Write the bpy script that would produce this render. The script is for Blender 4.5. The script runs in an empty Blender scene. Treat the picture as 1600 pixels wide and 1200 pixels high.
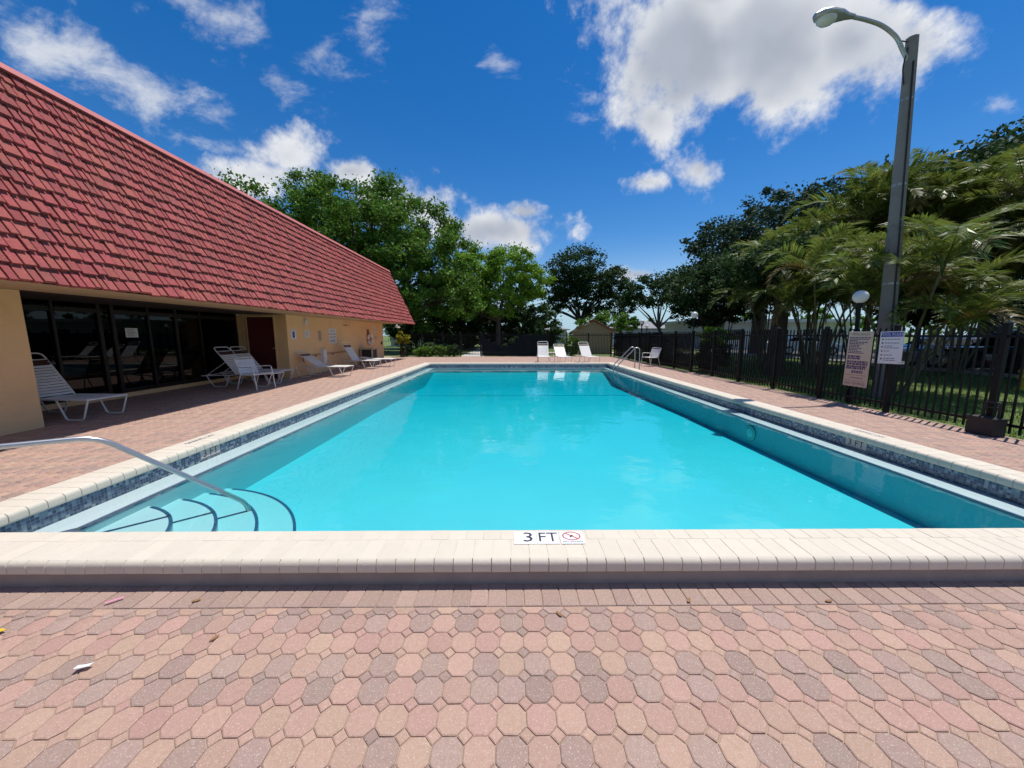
import bpy, math, random
import numpy as np
from mathutils import Vector, Matrix

# ------------------------------------------------------------------ camera, world, sun, exposure
scene = bpy.context.scene
COL = scene.collection
R = math.radians

cam_data = bpy.data.cameras.new('camera')
cam = bpy.data.objects.new('camera', cam_data)
COL.objects.link(cam)
cam_data.sensor_width = 36.0
cam_data.lens = 12.38
cam_data.clip_start = 0.05
cam_data.clip_end = 3000
cam.location = (0, 0, 1.45)
cam.rotation_euler = (R(90 - 7.94), 0, R(-0.45))
scene.camera = cam

SUN_DIR = Vector((0.246, 0.150, 0.957)).normalized()      # towards the sun
sun_data = bpy.data.lights.new('sun', 'SUN')
sun = bpy.data.objects.new('sun', sun_data)
COL.objects.link(sun)
sun_data.energy = 4.3
sun_data.angle = R(0.53)
sun_data.color = (1.0, 0.955, 0.88)
sun.rotation_euler = SUN_DIR.to_track_quat('Z', 'Y').to_euler()
sun.location = (10, 6, 40)

scene.view_settings.view_transform = 'Standard'
scene.view_settings.look = 'None'
scene.view_settings.exposure = 0.12
scene.view_settings.gamma = 1.0
scene.render.engine = 'CYCLES'
cy = scene.cycles
cy.use_denoising = True
cy.max_bounces = 7
cy.diffuse_bounces = 4
cy.glossy_bounces = 3
cy.transmission_bounces = 4
cy.transparent_max_bounces = 10
cy.volume_bounces = 0
cy.caustics_reflective = False
cy.caustics_refractive = False
cy.sample_clamp_indirect = 6.0
cy.use_adaptive_sampling = True
cy.adaptive_threshold = 0.02

world = bpy.data.worlds.new('World')
scene.world = world
world.use_nodes = True
world.cycles.sample_map_resolution = 512


class NT:
    """small helper that writes shader nodes"""
    def __init__(self, tree):
        self.t = tree
        self.n = tree.nodes
        self.l = tree.links

    def node(self, typ, **kw):
        nd = self.n.new(typ)
        for k, v in kw.items():
            setattr(nd, k, v)
        return nd

    def put(self, sock, val):
        if isinstance(val, bpy.types.NodeSocket):
            self.l.new(val, sock)
        else:
            sock.default_value = val

    def math(self, op, a, b=0.0, c=None, clamp=False):
        nd = self.node('ShaderNodeMath', operation=op, use_clamp=clamp)
        self.put(nd.inputs[0], a)
        self.put(nd.inputs[1], b)
        if c is not None:
            self.put(nd.inputs[2], c)
        return nd.outputs[0]

    def smooth(self, x, lo, hi, a=0.0, b=1.0):
        nd = self.node('ShaderNodeMapRange', interpolation_type='SMOOTHSTEP')
        self.put(nd.inputs[0], x)
        nd.inputs[1].default_value = lo
        nd.inputs[2].default_value = hi
        nd.inputs[3].default_value = a
        nd.inputs[4].default_value = b
        return nd.outputs[0]

    def noise(self, vec, scale, detail=4, rough=0.55, dist=0.0):
        nd = self.node('ShaderNodeTexNoise')
        self.put(nd.inputs['Vector'], vec)
        nd.inputs['Scale'].default_value = scale
        nd.inputs['Detail'].default_value = detail
        nd.inputs['Roughness'].default_value = rough
        nd.inputs['Distortion'].default_value = dist
        return nd.outputs['Fac']

    def mix(self, f, a, b, blend='MIX'):
        nd = self.node('ShaderNodeMix', data_type='RGBA', blend_type=blend)
        self.put(nd.inputs[0], f)
        self.put(nd.inputs[6], a)
        self.put(nd.inputs[7], b)
        return nd.outputs[2]


def build_world():
    T = NT(world.node_tree)
    T.n.clear()
    out = T.node('ShaderNodeOutputWorld')
    bg = T.node('ShaderNodeBackground')
    bg.inputs[1].default_value = 0.125
    sky = T.node('ShaderNodeTexSky', sky_type='NISHITA')
    sky.sun_disc = False
    sky.sun_elevation = math.asin(SUN_DIR.z)
    sky.sun_rotation = math.atan2(SUN_DIR.x, SUN_DIR.y)
    sky.air_density = 1.0
    sky.dust_density = 0.1
    sky.ozone_density = 3.0
    hs = T.node('ShaderNodeHueSaturation')
    hs.inputs['Value'].default_value = 0.88
    hs.inputs['Hue'].default_value = 0.506
    T.l.new(sky.outputs[0], hs.inputs['Color'])
    tc = T.node('ShaderNodeTexCoord')
    d = tc.outputs['Generated']
    sp = T.node('ShaderNodeSeparateXYZ')
    T.l.new(d, sp.inputs[0])
    x, y, z = sp.outputs
    # clear tropical air: deep blue overhead, pale blue towards the horizon
    T.put(hs.inputs['Saturation'], T.smooth(z, 0.02, 0.26, 1.02, 1.40))
    base = T.mix(T.smooth(z, 0.0, 0.16, 0.75, 0.0), hs.outputs[0], (2.1, 3.9, 5.6, 1))
    # clouds lie in a layer: direction / height
    zz = T.math('ADD', T.math('MAXIMUM', z, 0.0), 0.10)
    cb = T.node('ShaderNodeCombineXYZ')
    T.put(cb.inputs[0], T.math('DIVIDE', x, zz))
    T.put(cb.inputs[1], T.math('DIVIDE', y, zz))
    lay = cb.outputs[0]
    yy = T.math('MAXIMUM', y, 0.02)
    dv = T.node('ShaderNodeVectorMath', operation='SCALE')
    T.put(dv.inputs[0], d)
    T.put(dv.inputs['Scale'], T.math('DIVIDE', 1.0, yy))
    UV = dv.outputs[0]                                   # (right, 1, up) seen along the pool axis

    def blobs(lst, tilt):
        vec = UV
        ca, sa = math.cos(R(tilt)), math.sin(R(tilt))
        if tilt:
            mr = T.node('ShaderNodeVectorRotate', rotation_type='Y_AXIS')
            T.put(mr.inputs['Vector'], UV)
            mr.inputs['Angle'].default_value = R(tilt)
            vec = mr.outputs[0]
        acc = None
        for (u0, v0, a, b, s) in lst:
            uu, vv = u0 * ca + v0 * sa, -u0 * sa + v0 * ca
            ma = T.node('ShaderNodeVectorMath', operation='MULTIPLY_ADD')
            T.put(ma.inputs[0], vec)
            ma.inputs[1].default_value = (1 / a, 0, 1 / b)
            ma.inputs[2].default_value = (-uu / a, 0, -vv / b)
            ln = T.node('ShaderNodeVectorMath', operation='LENGTH')
            T.put(ln.inputs[0], ma.outputs[0])
            m = T.math('MULTIPLY_ADD', ln.outputs['Value'], -s, s)
            acc = m if acc is None else T.math('MAXIMUM', acc, m)
        return T.math('MAXIMUM', acc, -0.6)

    front = T.smooth(y, 0.02, 0.15)
    # cumulus (centre, half sizes, tilt, strength)
    cum = blobs(CUMULUS, 0)
    n1 = T.noise(d, 9.5, 6, 0.62)
    n2 = T.noise(d, 4.5, 3, 0.6)
    f = T.math('ADD', cum, T.math('MULTIPLY_ADD', n1, 2.3, -1.14))
    f = T.math('MULTIPLY', T.smooth(f, -0.05, 0.58), front)
    # unseen cumulus round the rest of the dome, coverage widened to add fill light
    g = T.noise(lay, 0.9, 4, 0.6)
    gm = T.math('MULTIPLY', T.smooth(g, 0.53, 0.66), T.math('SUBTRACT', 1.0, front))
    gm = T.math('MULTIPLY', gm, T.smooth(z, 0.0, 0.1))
    # thin wisps
    mp = T.node('ShaderNodeMapping')
    mp.inputs['Rotation'].default_value = (0, 0, R(28))
    mp.inputs['Scale'].default_value = (1.0, 2.8, 2.8)
    T.l.new(d, mp.inputs[0])
    n3 = T.noise(mp.outputs[0], 5.5, 6, 0.64, 0.2)
    wis = blobs(WISPS, WTILT)
    w = T.math('ADD', wis, T.math('MULTIPLY_ADD', n3, 3.0, -1.75))
    w = T.math('MULTIPLY', T.math('MULTIPLY', T.smooth(w, -0.05, 1.0), front), 0.80)
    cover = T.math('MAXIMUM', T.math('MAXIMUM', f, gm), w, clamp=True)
    # a cumulus is brightest where it is thin and greyer through its thick base
    thick = T.smooth(T.math('ADD', cum, T.math('MULTIPLY_ADD', n2, 2.0, -1.0)), 0.05, 1.0)
    ccol = T.mix(thick, (6.3, 6.4, 6.6, 1), (2.9, 3.2, 3.8, 1))
    ccol = T.mix(T.smooth(n1, 0.35, 0.7, 0.40, 0.0), ccol, (3.6, 4.0, 4.8, 1))
    col = T.mix(cover, base, ccol)
    T.l.new(col, bg.inputs[0])
    T.l.new(bg.outputs[0], out.inputs[0])


# clouds: tangents to the right of and above the pool axis, half widths and heights, strength
CUMULUS = [
    (0.454, 0.72, 0.244, 0.205, 1.3),
    (0.652, 0.741, 0.355, 0.242, 1.3),
    (0.878, 0.741, 0.242, 0.17, 1.15),
    (0.555, 0.922, 0.408, 0.235, 1.2),
    (1.016, 0.741, 0.129, 0.097, 0.75),
    (0.37, 0.549, 0.11, 0.09, 0.6),
    (0.503, 0.439, 0.088, 0.067, 0.8),
    (0.364, 0.403, 0.095, 0.031, 0.65),
    (0.04, 0.329, 0.058, 0.034, 0.75),
    (-0.045, 0.277, 0.216, 0.066, 0.9),
    (-0.583, 0.464, 0.135, 0.077, 0.85),
    (-0.638, 0.417, 0.204, 0.058, 0.85),
    (-0.425, 0.428, 0.102, 0.041, 0.8),
    (-0.267, 0.348, 0.154, 0.072, 0.85),
    (0.359, 0.166, 0.123, 0.025, 0.6),
]
WISPS = [
    (-1.195, 0.705, 0.244, 0.097, 0.9),
    (-0.992, 0.654, 0.311, 0.09, 0.95),
    (-0.82, 0.587, 0.198, 0.06, 0.8),
    (-0.782, 0.491, 0.151, 0.05, 0.55),
    (-0.684, 0.777, 0.177, 0.072, 0.6),
    (-0.569, 0.624, 0.156, 0.066, 0.7),
    (-0.434, 0.668, 0.098, 0.098, 0.6),
    (-0.333, 0.727, 0.1, 0.121, 0.8),
    (-0.018, 0.683, 0.081, 0.049, 0.7),
    (-0.999, 0.815, 0.128, 0.035, 0.5),
    (0.18, 0.609, 0.074, 0.066, 0.45),
    (1.296, 0.587, 0.132, 0.04, 0.5),
]
WTILT = -20
build_world()

# ------------------------------------------------------------------ materials
MATS = {}


def pm(name, col, rough=0.6, metal=0.0, var=0.0, scale=4.0, island=0.0, bump=0.0, bscale=60.0, spec=0.5, speck=0.0,
       hue=0.0, stain=None, detail=4, trans=0.0, coat=0.0):
    """procedural Principled material: noise tone variation, per piece variation, fine relief"""
    m = bpy.data.materials.new(name)
    m.use_nodes = True
    T = NT(m.node_tree)
    bs = T.n['Principled BSDF']
    geo = T.node('ShaderNodeNewGeometry')
    pos = geo.outputs['Position']
    bs.inputs['Roughness'].default_value = rough
    bs.inputs['Metallic'].default_value = metal
    bs.inputs['Specular IOR Level'].default_value = spec
    bs.inputs['Coat Weight'].default_value = coat
    c = (*col, 1)
    if var or island or hue or speck or stain:
        hs = T.node('ShaderNodeHueSaturation')
        hs.inputs['Color'].default_value = c
        val = 1.0
        if var:
            n = T.noise(pos, scale, detail, 0.6)
            val = T.math('MULTIPLY_ADD', n, 2 * var, 1 - var)
        if island or hue:
            oi = T.node('ShaderNodeObjectInfo')
            rnd = T.math('FRACT', T.math('ADD', oi.outputs['Random'], geo.outputs['Random Per Island']))
            if island:
                val = T.math('MULTIPLY', val, T.math('MULTIPLY_ADD', rnd, 2 * island, 1 - island))
            if hue:
                r2 = T.math('FRACT', T.math('MULTIPLY', rnd, 7.13))
                T.put(hs.inputs['Hue'], T.math('MULTIPLY_ADD', r2, hue, 0.5 - hue / 2))
        T.put(hs.inputs['Value'], val)
        cs = hs.outputs[0]
        if stain:
            scol, sscale, lo, hi, amt = stain
            n = T.noise(pos, sscale, 6, 0.65, 0.4)
            cs = T.mix(T.math('MULTIPLY', T.smooth(n, lo, hi), amt), cs, (*scol, 1))
        if speck:
            v = T.node('ShaderNodeTexNoise')
            T.put(v.inputs['Vector'], pos)
            v.inputs['Scale'].default_value = 170
            v.inputs['Detail'].default_value = 2
            k = T.smooth(v.outputs['Fac'], 0.60, 0.68)
            cs = T.mix(T.math('MULTIPLY', k, speck), cs, (0.75, 0.68, 0.62, 1))
        T.l.new(cs, bs.inputs['Base Color'])
    else:
        bs.inputs['Base Color'].default_value = c
    if bump:
        n = T.noise(pos, bscale, 5, 0.65)
        b = T.node('ShaderNodeBump')
        b.inputs['Strength'].default_value = 1.0
        b.inputs['Distance'].default_value = bump
        T.l.new(n, b.inputs['Height'])
        T.l.new(b.outputs[0], bs.inputs['Normal'])
    if trans:
        tr = T.node('ShaderNodeBsdfTranslucent')
        src = bs.inputs['Base Color']
        if src.is_linked:
            T.l.new(src.links[0].from_socket, tr.inputs[0])
        else:
            tr.inputs[0].default_value = c
        mx = T.node('ShaderNodeMixShader')
        mx.inputs[0].default_value = trans
        T.l.new(bs.outputs[0], mx.inputs[1])
        T.l.new(tr.outputs[0], mx.inputs[2])
        T.l.new(mx.outputs[0], T.n['Material Output'].inputs[0])
    MATS[name] = m
    return m


def build_materials():
    pm('paver_grey', (0.350, 0.240, 0.197), 0.85, var=0.22, scale=55, island=0.13, bump=0.0025, bscale=150, speck=0.42, hue=0.01,
       stain=((0.30, 0.24, 0.19), 5, 0.5, 0.75, 0.5))
    pm('paver_pink', (0.425, 0.262, 0.208), 0.85, var=0.20, scale=55, island=0.08, bump=0.0025, bscale=150, speck=0.36, hue=0.012,
       stain=((0.30, 0.18, 0.13), 9, 0.58, 0.8, 0.6))
    pm('paver_tan', (0.435, 0.284, 0.213), 0.85, var=0.20, scale=55, island=0.08, bump=0.0025, bscale=150, speck=0.36, hue=0.012,
       stain=((0.33, 0.21, 0.15), 9, 0.58, 0.8, 0.6))
    pm('sand', (0.42, 0.31, 0.23), 0.95, var=0.25, scale=30, bump=0.002, bscale=200)
    pm('coping', (0.645, 0.578, 0.472), 0.75, var=0.07, scale=14, island=0.03, bump=0.0016, bscale=130, hue=0.006,
       stain=((0.52, 0.42, 0.32), 14, 0.60, 0.80, 0.55))
    pm('mortar', (0.64, 0.585, 0.50), 0.9, var=0.15, scale=20, bump=0.001)
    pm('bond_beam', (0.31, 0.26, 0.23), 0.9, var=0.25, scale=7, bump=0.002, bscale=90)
    pm('plaster', (0.58, 0.62, 0.655), 0.7, var=0.04, scale=1.5, detail=6)
    pm('pool_paint', (0.41, 0.595, 0.655), 0.7, var=0.09, scale=0.9, detail=7)  # broad mottle puts the water's soft light variation into the basin colour
    pm('pool_trim', (0.03, 0.075, 0.17), 0.3, var=0.3, scale=30)
    pm('roof_tile', (0.345, 0.082, 0.074), 0.85, var=0.34, scale=22, island=0.15, bump=0.010, bscale=38, hue=0.012, spec=0.3,
       stain=((0.20, 0.070, 0.068), 2.2, 0.48, 0.72, 0.6))
    pm('roof_under', (0.035, 0.008, 0.008), 0.9)
    pm('ridge_metal', (0.52, 0.15, 0.13), 0.5, var=0.12, scale=3)
    pm('stucco', (0.88, 0.57, 0.29), 0.9, var=0.06, scale=2.2, bump=0.008, bscale=60, stain=((0.60, 0.39, 0.23), 1.3, 0.5, 0.78, 0.5))
    pm('soffit', (0.52, 0.37, 0.22), 0.9, var=0.06, scale=3)
    pm('bronze', (0.022, 0.017, 0.014), 0.45, metal=0.3, spec=0.4)
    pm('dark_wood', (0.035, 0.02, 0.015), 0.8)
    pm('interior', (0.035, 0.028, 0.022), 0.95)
    pm('door_red', (0.105, 0.018, 0.017), 0.45, var=0.1, scale=5)
    pm('white_frame', (0.78, 0.77, 0.74), 0.35, var=0.05, scale=8)
    pm('white_strap', (0.80, 0.79, 0.76), 0.45, var=0.06, scale=10, island=0.05)
    pm('brown_strap', (0.075, 0.028, 0.02), 0.5)
    pm('steel', (0.48, 0.48, 0.48), 0.30, metal=0.85, var=0.08, scale=12)
    pm('fence_black', (0.009, 0.009, 0.010), 0.5, var=0.2, scale=9, spec=0.2)
    pm('concrete', (0.26, 0.225, 0.195), 0.9, var=0.16, scale=3, bump=0.004, bscale=40, stain=((0.17, 0.15, 0.13), 1.6, 0.5, 0.75, 0.5))
    pm('path', (0.52, 0.50, 0.46), 0.9, var=0.08, scale=2)
    pm('asphalt', (0.055, 0.053, 0.052), 0.9, var=0.2, scale=1.5, bump=0.003, bscale=80)
    pm('road_paint', (0.75, 0.73, 0.66), 0.8, var=0.15, scale=6)
    pm('aluminium', (0.42, 0.42, 0.41), 0.42, metal=0.6, var=0.1, scale=9)
    pm('lamp_lens', (0.62, 0.60, 0.55), 0.2)
    pm('globe', (0.82, 0.82, 0.80), 0.3, trans=0.25)
    pm('sign_white', (0.80, 0.80, 0.80), 0.45, var=0.03, scale=5)
    pm('sign_tan', (0.66, 0.54, 0.40), 0.6, var=0.08, scale=5)
    pm('sign_blue', (0.03, 0.055, 0.33), 0.45)
    pm('ink', (0.03, 0.028, 0.04), 0.6)
    pm('ink_purple', (0.10, 0.06, 0.15), 0.7, var=0.25, scale=30)
    pm('ink_red', (0.45, 0.05, 0.04), 0.6)
    pm('ink_brown', (0.30, 0.12, 0.07), 0.7, var=0.2, scale=25)
    pm('bark', (0.095, 0.072, 0.055), 0.95, var=0.35, scale=7, bump=0.02, bscale=14)
    pm('palm_stem', (0.16, 0.15, 0.075), 0.8, var=0.35, scale=6, bump=0.01, bscale=20)
    lk = dict(rough=0.6, spec=0.18, trans=0.30)
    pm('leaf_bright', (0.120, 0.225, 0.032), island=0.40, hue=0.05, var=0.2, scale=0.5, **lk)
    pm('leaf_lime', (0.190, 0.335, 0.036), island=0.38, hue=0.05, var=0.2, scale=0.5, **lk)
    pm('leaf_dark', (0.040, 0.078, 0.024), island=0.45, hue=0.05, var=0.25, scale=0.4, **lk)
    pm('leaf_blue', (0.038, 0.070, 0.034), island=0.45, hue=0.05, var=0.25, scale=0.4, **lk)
    pm('leaf_yellow', (0.36, 0.34, 0.035), island=0.35, hue=0.05, **lk)
    pm('frond', (0.140, 0.182, 0.034), rough=0.42, spec=0.4, island=0.45, hue=0.07, trans=0.36)
    pm('frond_dry', (0.24, 0.17, 0.055), rough=0.6, island=0.4, hue=0.06, trans=0.2)
    pm('lawn', (0.105, 0.155, 0.038), 0.95, var=0.35, scale=1.3, bump=0.03, bscale=30, detail=8, stain=((0.17, 0.155, 0.07), 0.7, 0.5, 0.7, 0.6))
    pm('grass_blade', (0.165, 0.290, 0.04), 0.7, island=0.4, hue=0.06, trans=0.3)
    pm('soil', (0.10, 0.075, 0.05), 0.95, var=0.3, scale=6, bump=0.01)
    pm('house_white', (0.62, 0.61, 0.57), 0.85, var=0.06, scale=1)
    pm('house_tan', (0.46, 0.31, 0.18), 0.85, var=0.06, scale=1)
    pm('roof_grey', (0.24, 0.24, 0.245), 0.85, var=0.12, scale=2)
    pm('roof_white', (0.66, 0.66, 0.64), 0.7, var=0.05, scale=2)
    pm('roof_clay', (0.40, 0.13, 0.075), 0.85, var=0.2, scale=3)
    pm('car_white', (0.75, 0.76, 0.77), 0.25, coat=1.0)
    pm('car_dark', (0.025, 0.028, 0.034), 0.25, coat=1.0)
    pm('car_silver', (0.38, 0.39, 0.41), 0.3, metal=0.5, coat=1.0)
    pm('car_glass', (0.012, 0.015, 0.018), 0.05)
    pm('tyre', (0.02, 0.02, 0.02), 0.85)
    pm('headlight', (0.7, 0.7, 0.68), 0.15)
    pm('taillight', (0.35, 0.02, 0.02), 0.25)
    pm('hydrant_yellow', (0.62, 0.46, 0.03), 0.5, var=0.1, scale=8)
    pm('bin_dark', (0.028, 0.026, 0.025), 0.7, var=0.2, scale=12)
    pm('bin_tan', (0.52, 0.43, 0.30), 0.85, var=0.1, scale=12)
    pm('ring_white', (0.80, 0.79, 0.76), 0.5)
    pm('ring_red', (0.50, 0.07, 0.05), 0.5)
    pm('pipe', (0.42, 0.27, 0.20), 0.6)
    pm('litter_pink', (0.75, 0.30, 0.45), 0.5)
    pm('litter_yellow', (0.75, 0.50, 0.03), 0.5)
    pm('dry_leaf', (0.27, 0.14, 0.06), 0.8, var=0.3, scale=90)
    pm('hose', (0.16, 0.10, 0.085), 0.6)

    # mosaic of small blue glass tiles on the waterline band
    m = pm('mosaic', (0.1, 0.15, 0.3), 0.25)
    T = NT(m.node_tree)
    bs = T.n['Principled BSDF']
    geo = T.node('ShaderNodeNewGeometry')
    v = T.node('ShaderNodeVectorMath', operation='SCALE')
    v.inputs['Scale'].default_value = 1 / 0.026
    T.l.new(geo.outputs['Position'], v.inputs[0])
    fl = T.node('ShaderNodeVectorMath', operation='FLOOR')
    T.l.new(v.outputs[0], fl.inputs[0])
    wn = T.node('ShaderNodeTexWhiteNoise')
    T.l.new(fl.outputs[0], wn.inputs['Vector'])
    cr = T.node('ShaderNodeValToRGB')
    cr.color_ramp.interpolation = 'CONSTANT'
    e = cr.color_ramp.elements
    e[0].position, e[0].color = 0.0, (0.045, 0.075, 0.145, 1)
    e[1].position, e[1].color = 0.42, (0.095, 0.15, 0.23, 1)
    for p, c in ((0.70, (0.17, 0.25, 0.33, 1)), (0.88, (0.29, 0.37, 0.42, 1))):
        q = e.new(p)
        q.color = c
    T.l.new(wn.outputs['Value'], cr.inputs[0])
    fr = T.node('ShaderNodeVectorMath', operation='FRACTION')
    T.l.new(v.outputs[0], fr.inputs[0])
    sx = T.node('ShaderNodeSeparateXYZ')
    T.l.new(fr.outputs[0], sx.inputs[0])
    j = T.math('MAXIMUM', T.math('MULTIPLY', T.math('LESS_THAN', sx.outputs[1], 0.10), 1.0), T.math('LESS_THAN', sx.outputs[2], 0.10))
    T.l.new(T.mix(T.math('MULTIPLY', j, 0.6), cr.outputs[0], (0.33, 0.38, 0.40, 1)), bs.inputs['Base Color'])

    # water: clear surface that mirrors by Fresnel, and water that absorbs red
    m = bpy.data.materials.new('water')
    m.use_nodes = True
    T = NT(m.node_tree)
    T.n.clear()
    out = T.node('ShaderNodeOutputMaterial')
    tr = T.node('ShaderNodeBsdfTransparent')
    gl = T.node('ShaderNodeBsdfGlossy')
    gl.inputs['Roughness'].default_value = 0.015
    fr = T.node('ShaderNodeFresnel')
    fr.inputs['IOR'].default_value = 1.33
    geo = T.node('ShaderNodeNewGeometry')
    n = T.noise(geo.outputs['Position'], 2.2, 3, 0.5)
    n2 = T.noise(geo.outputs['Position'], 0.5, 2, 0.5)
    h = T.math('MULTIPLY_ADD', n2, 2.5, n)
    b = T.node('ShaderNodeBump')
    b.inputs['Strength'].default_value = 1.0
    b.inputs['Distance'].default_value = 0.0065
    T.l.new(h, b.inputs['Height'])
    T.l.new(b.outputs[0], gl.inputs['Normal'])
    T.l.new(b.outputs[0], fr.inputs['Normal'])
    mx = T.node('ShaderNodeMixShader')
    T.l.new(fr.outputs[0], mx.inputs[0])
    T.l.new(tr.outputs[0], mx.inputs[1])
    T.l.new(gl.outputs[0], mx.inputs[2])
    T.l.new(mx.outputs[0], out.inputs['Surface'])
    va = T.node('ShaderNodeVolumeAbsorption')
    va.inputs['Color'].default_value = (0.0, 0.93, 0.965, 1)
    va.inputs['Density'].default_value = 1.25
    T.l.new(va.outputs[0], out.inputs['Volume'])
    MATS['water'] = m

    # tinted window glass
    m = bpy.data.materials.new('tinted_glass')
    m.use_nodes = True
    T = NT(m.node_tree)
    T.n.clear()
    out = T.node('ShaderNodeOutputMaterial')
    tr = T.node('ShaderNodeBsdfTransparent')
    tr.inputs[0].default_value = (0.10, 0.095, 0.085, 1)
    gl = T.node('ShaderNodeBsdfGlossy')
    gl.inputs['Roughness'].default_value = 0.01
    gl.inputs['Color'].default_value = (0.42, 0.42, 0.42, 1)
    fr = T.node('ShaderNodeFresnel')
    fr.inputs['IOR'].default_value = 1.6
    mx = T.node('ShaderNodeMixShader')
    T.l.new(fr.outputs[0], mx.inputs[0])
    T.l.new(tr.outputs[0], mx.inputs[1])
    T.l.new(gl.outputs[0], mx.inputs[2])
    T.l.new(mx.outputs[0], out.inputs['Surface'])
    MATS['tinted_glass'] = m

    # woven windscreen fabric
    for nm, col, op in (('screen_black', (0.010, 0.018, 0.022), 0.92), ('screen_green', (0.030, 0.058, 0.056), 0.62)):
        m = bpy.data.materials.new(nm)
        m.use_nodes = True
        T = NT(m.node_tree)
        bs = T.n['Principled BSDF']
        bs.inputs['Base Color'].default_value = (*col, 1)
        bs.inputs['Roughness'].default_value = 0.8
        bs.inputs['Specular IOR Level'].default_value = 0.1
        tr = T.node('ShaderNodeBsdfTransparent')
        mx = T.node('ShaderNodeMixShader')
        mx.inputs[0].default_value = op
        T.l.new(tr.outputs[0], mx.inputs[1])
        T.l.new(bs.outputs[0], mx.inputs[2])
        T.l.new(mx.outputs[0], T.n['Material Output'].inputs[0])
        MATS[nm] = m


build_materials()

# ------------------------------------------------------------------ mesh helpers


def link(name, me, parent=None, loc=None):
    o = bpy.data.objects.new(name, me)
    COL.objects.link(o)
    if parent is not None:
        o.parent = parent
    if loc is not None:
        o.location = loc
    return o


def tag(o, label=None, cat=None, group=None, kind=None):
    if label:
        o['label'] = label
    if cat:
        o['category'] = cat
    if group:
        o['group'] = group
    if kind:
        o['kind'] = kind
    return o


def empty(name, loc=(0, 0, 0), rz=0.0):
    o = bpy.data.objects.new(name, None)
    COL.objects.link(o)
    o.location = loc
    o.rotation_euler = (0, 0, rz)
    o.empty_display_size = 0.1
    return o


class MB:
    """collects faces for one mesh object"""
    def __init__(self):
        self.v, self.f, self.m = [], [], []

    def add(self, vs, fs, mi=0, M=None):
        b = len(self.v)
        if M is not None:
            vs = [tuple(M @ Vector(p)) for p in vs]
        self.v.extend(tuple(p) for p in vs)
        for f in fs:
            self.f.append(tuple(b + i for i in f))
            self.m.append(mi)
        return self

    def box(self, lo, hi, mi=0, M=None):
        x0, y0, z0 = lo
        x1, y1, z1 = hi
        vs = [(x0, y0, z0), (x1, y0, z0), (x1, y1, z0), (x0, y1, z0), (x0, y0, z1), (x1, y0, z1), (x1, y1, z1), (x0, y1, z1)]
        return self.add(vs, [(0, 3, 2, 1), (4, 5, 6, 7), (0, 1, 5, 4), (1, 2, 6, 5), (2, 3, 7, 6), (3, 0, 4, 7)], mi, M)

    def prism(self, poly, z0, z1, mi=0, M=None):
        n = len(poly)
        vs = [(p[0], p[1], z0) for p in poly] + [(p[0], p[1], z1) for p in poly]
        fs = [tuple(range(n - 1, -1, -1)), tuple(range(n, 2 * n))]
        fs += [(i, (i + 1) % n, n + (i + 1) % n, n + i) for i in range(n)]
        return self.add(vs, fs, mi, M)

    def tube(self, pts, r, seg=8, mi=0, cap=True, M=None):
        """round bar along a polyline; r may be one radius or one per point"""
        P = [Vector(p) for p in pts]
        rs = r if isinstance(r, (list, tuple)) else [r] * len(P)
        vs, fs = [], []
        up = Vector((0, 0, 1))
        prev = None
        for i, p in enumerate(P):
            t = (P[min(i + 1, len(P) - 1)] - P[max(i - 1, 0)]).normalized()
            if prev is None:
                a = up if abs(t.z) < 0.9 else Vector((1, 0, 0))
                u = t.cross(a).normalized()
            else:
                u = (prev - t * prev.dot(t)).normalized()
            prev = u
            w = t.cross(u)
            for k in range(seg):
                a = 2 * math.pi * k / seg
                vs.append(p + (u * math.cos(a) + w * math.sin(a)) * rs[i])
        for i in range(len(P) - 1):
            for k in range(seg):
                a, b = i * seg + k, i * seg + (k + 1) % seg
                fs.append((a, a + seg, b + seg, b))
        if cap:
            fs.append(tuple(range(seg)))
            fs.append(tuple(range((len(P) - 1) * seg + seg - 1, (len(P) - 1) * seg - 1, -1)))
        return self.add(vs, fs, mi, M)

    def lathe(self, prof, seg=16, mi=0, M=None):
        """prof: (radius, z) from bottom to top"""
        vs, fs = [], []
        for (r, z) in prof:
            for k in range(seg):
                a = 2 * math.pi * k / seg
                vs.append((r * math.cos(a), r * math.sin(a), z))
        for i in range(len(prof) - 1):
            for k in range(seg):
                a, b = i * seg + k, i * seg + (k + 1) % seg
                fs.append((a, b, b + seg, a + seg))
        fs.append(tuple(range(seg - 1, -1, -1)))
        fs.append(tuple(range((len(prof) - 1) * seg, len(prof) * seg)))
        return self.add(vs, fs, mi, M)

    def mesh(self, name, mats, smooth=False):
        me = bpy.data.meshes.new(name)
        me.from_pydata(self.v, [], self.f)
        for mt in ([mats] if isinstance(mats, str) else mats):
            me.materials.append(MATS[mt])
        if any(self.m):
            me.polygons.foreach_set('material_index', self.m)
        if smooth:
            me.polygons.foreach_set('use_smooth', [True] * len(me.polygons))
            me.set_sharp_from_angle(angle=R(40))
        me.update()
        return me

    def build(self, name, mats, parent=None, loc=None, smooth=False):
        return link(name, self.mesh(name, mats, smooth), parent, loc)


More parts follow.
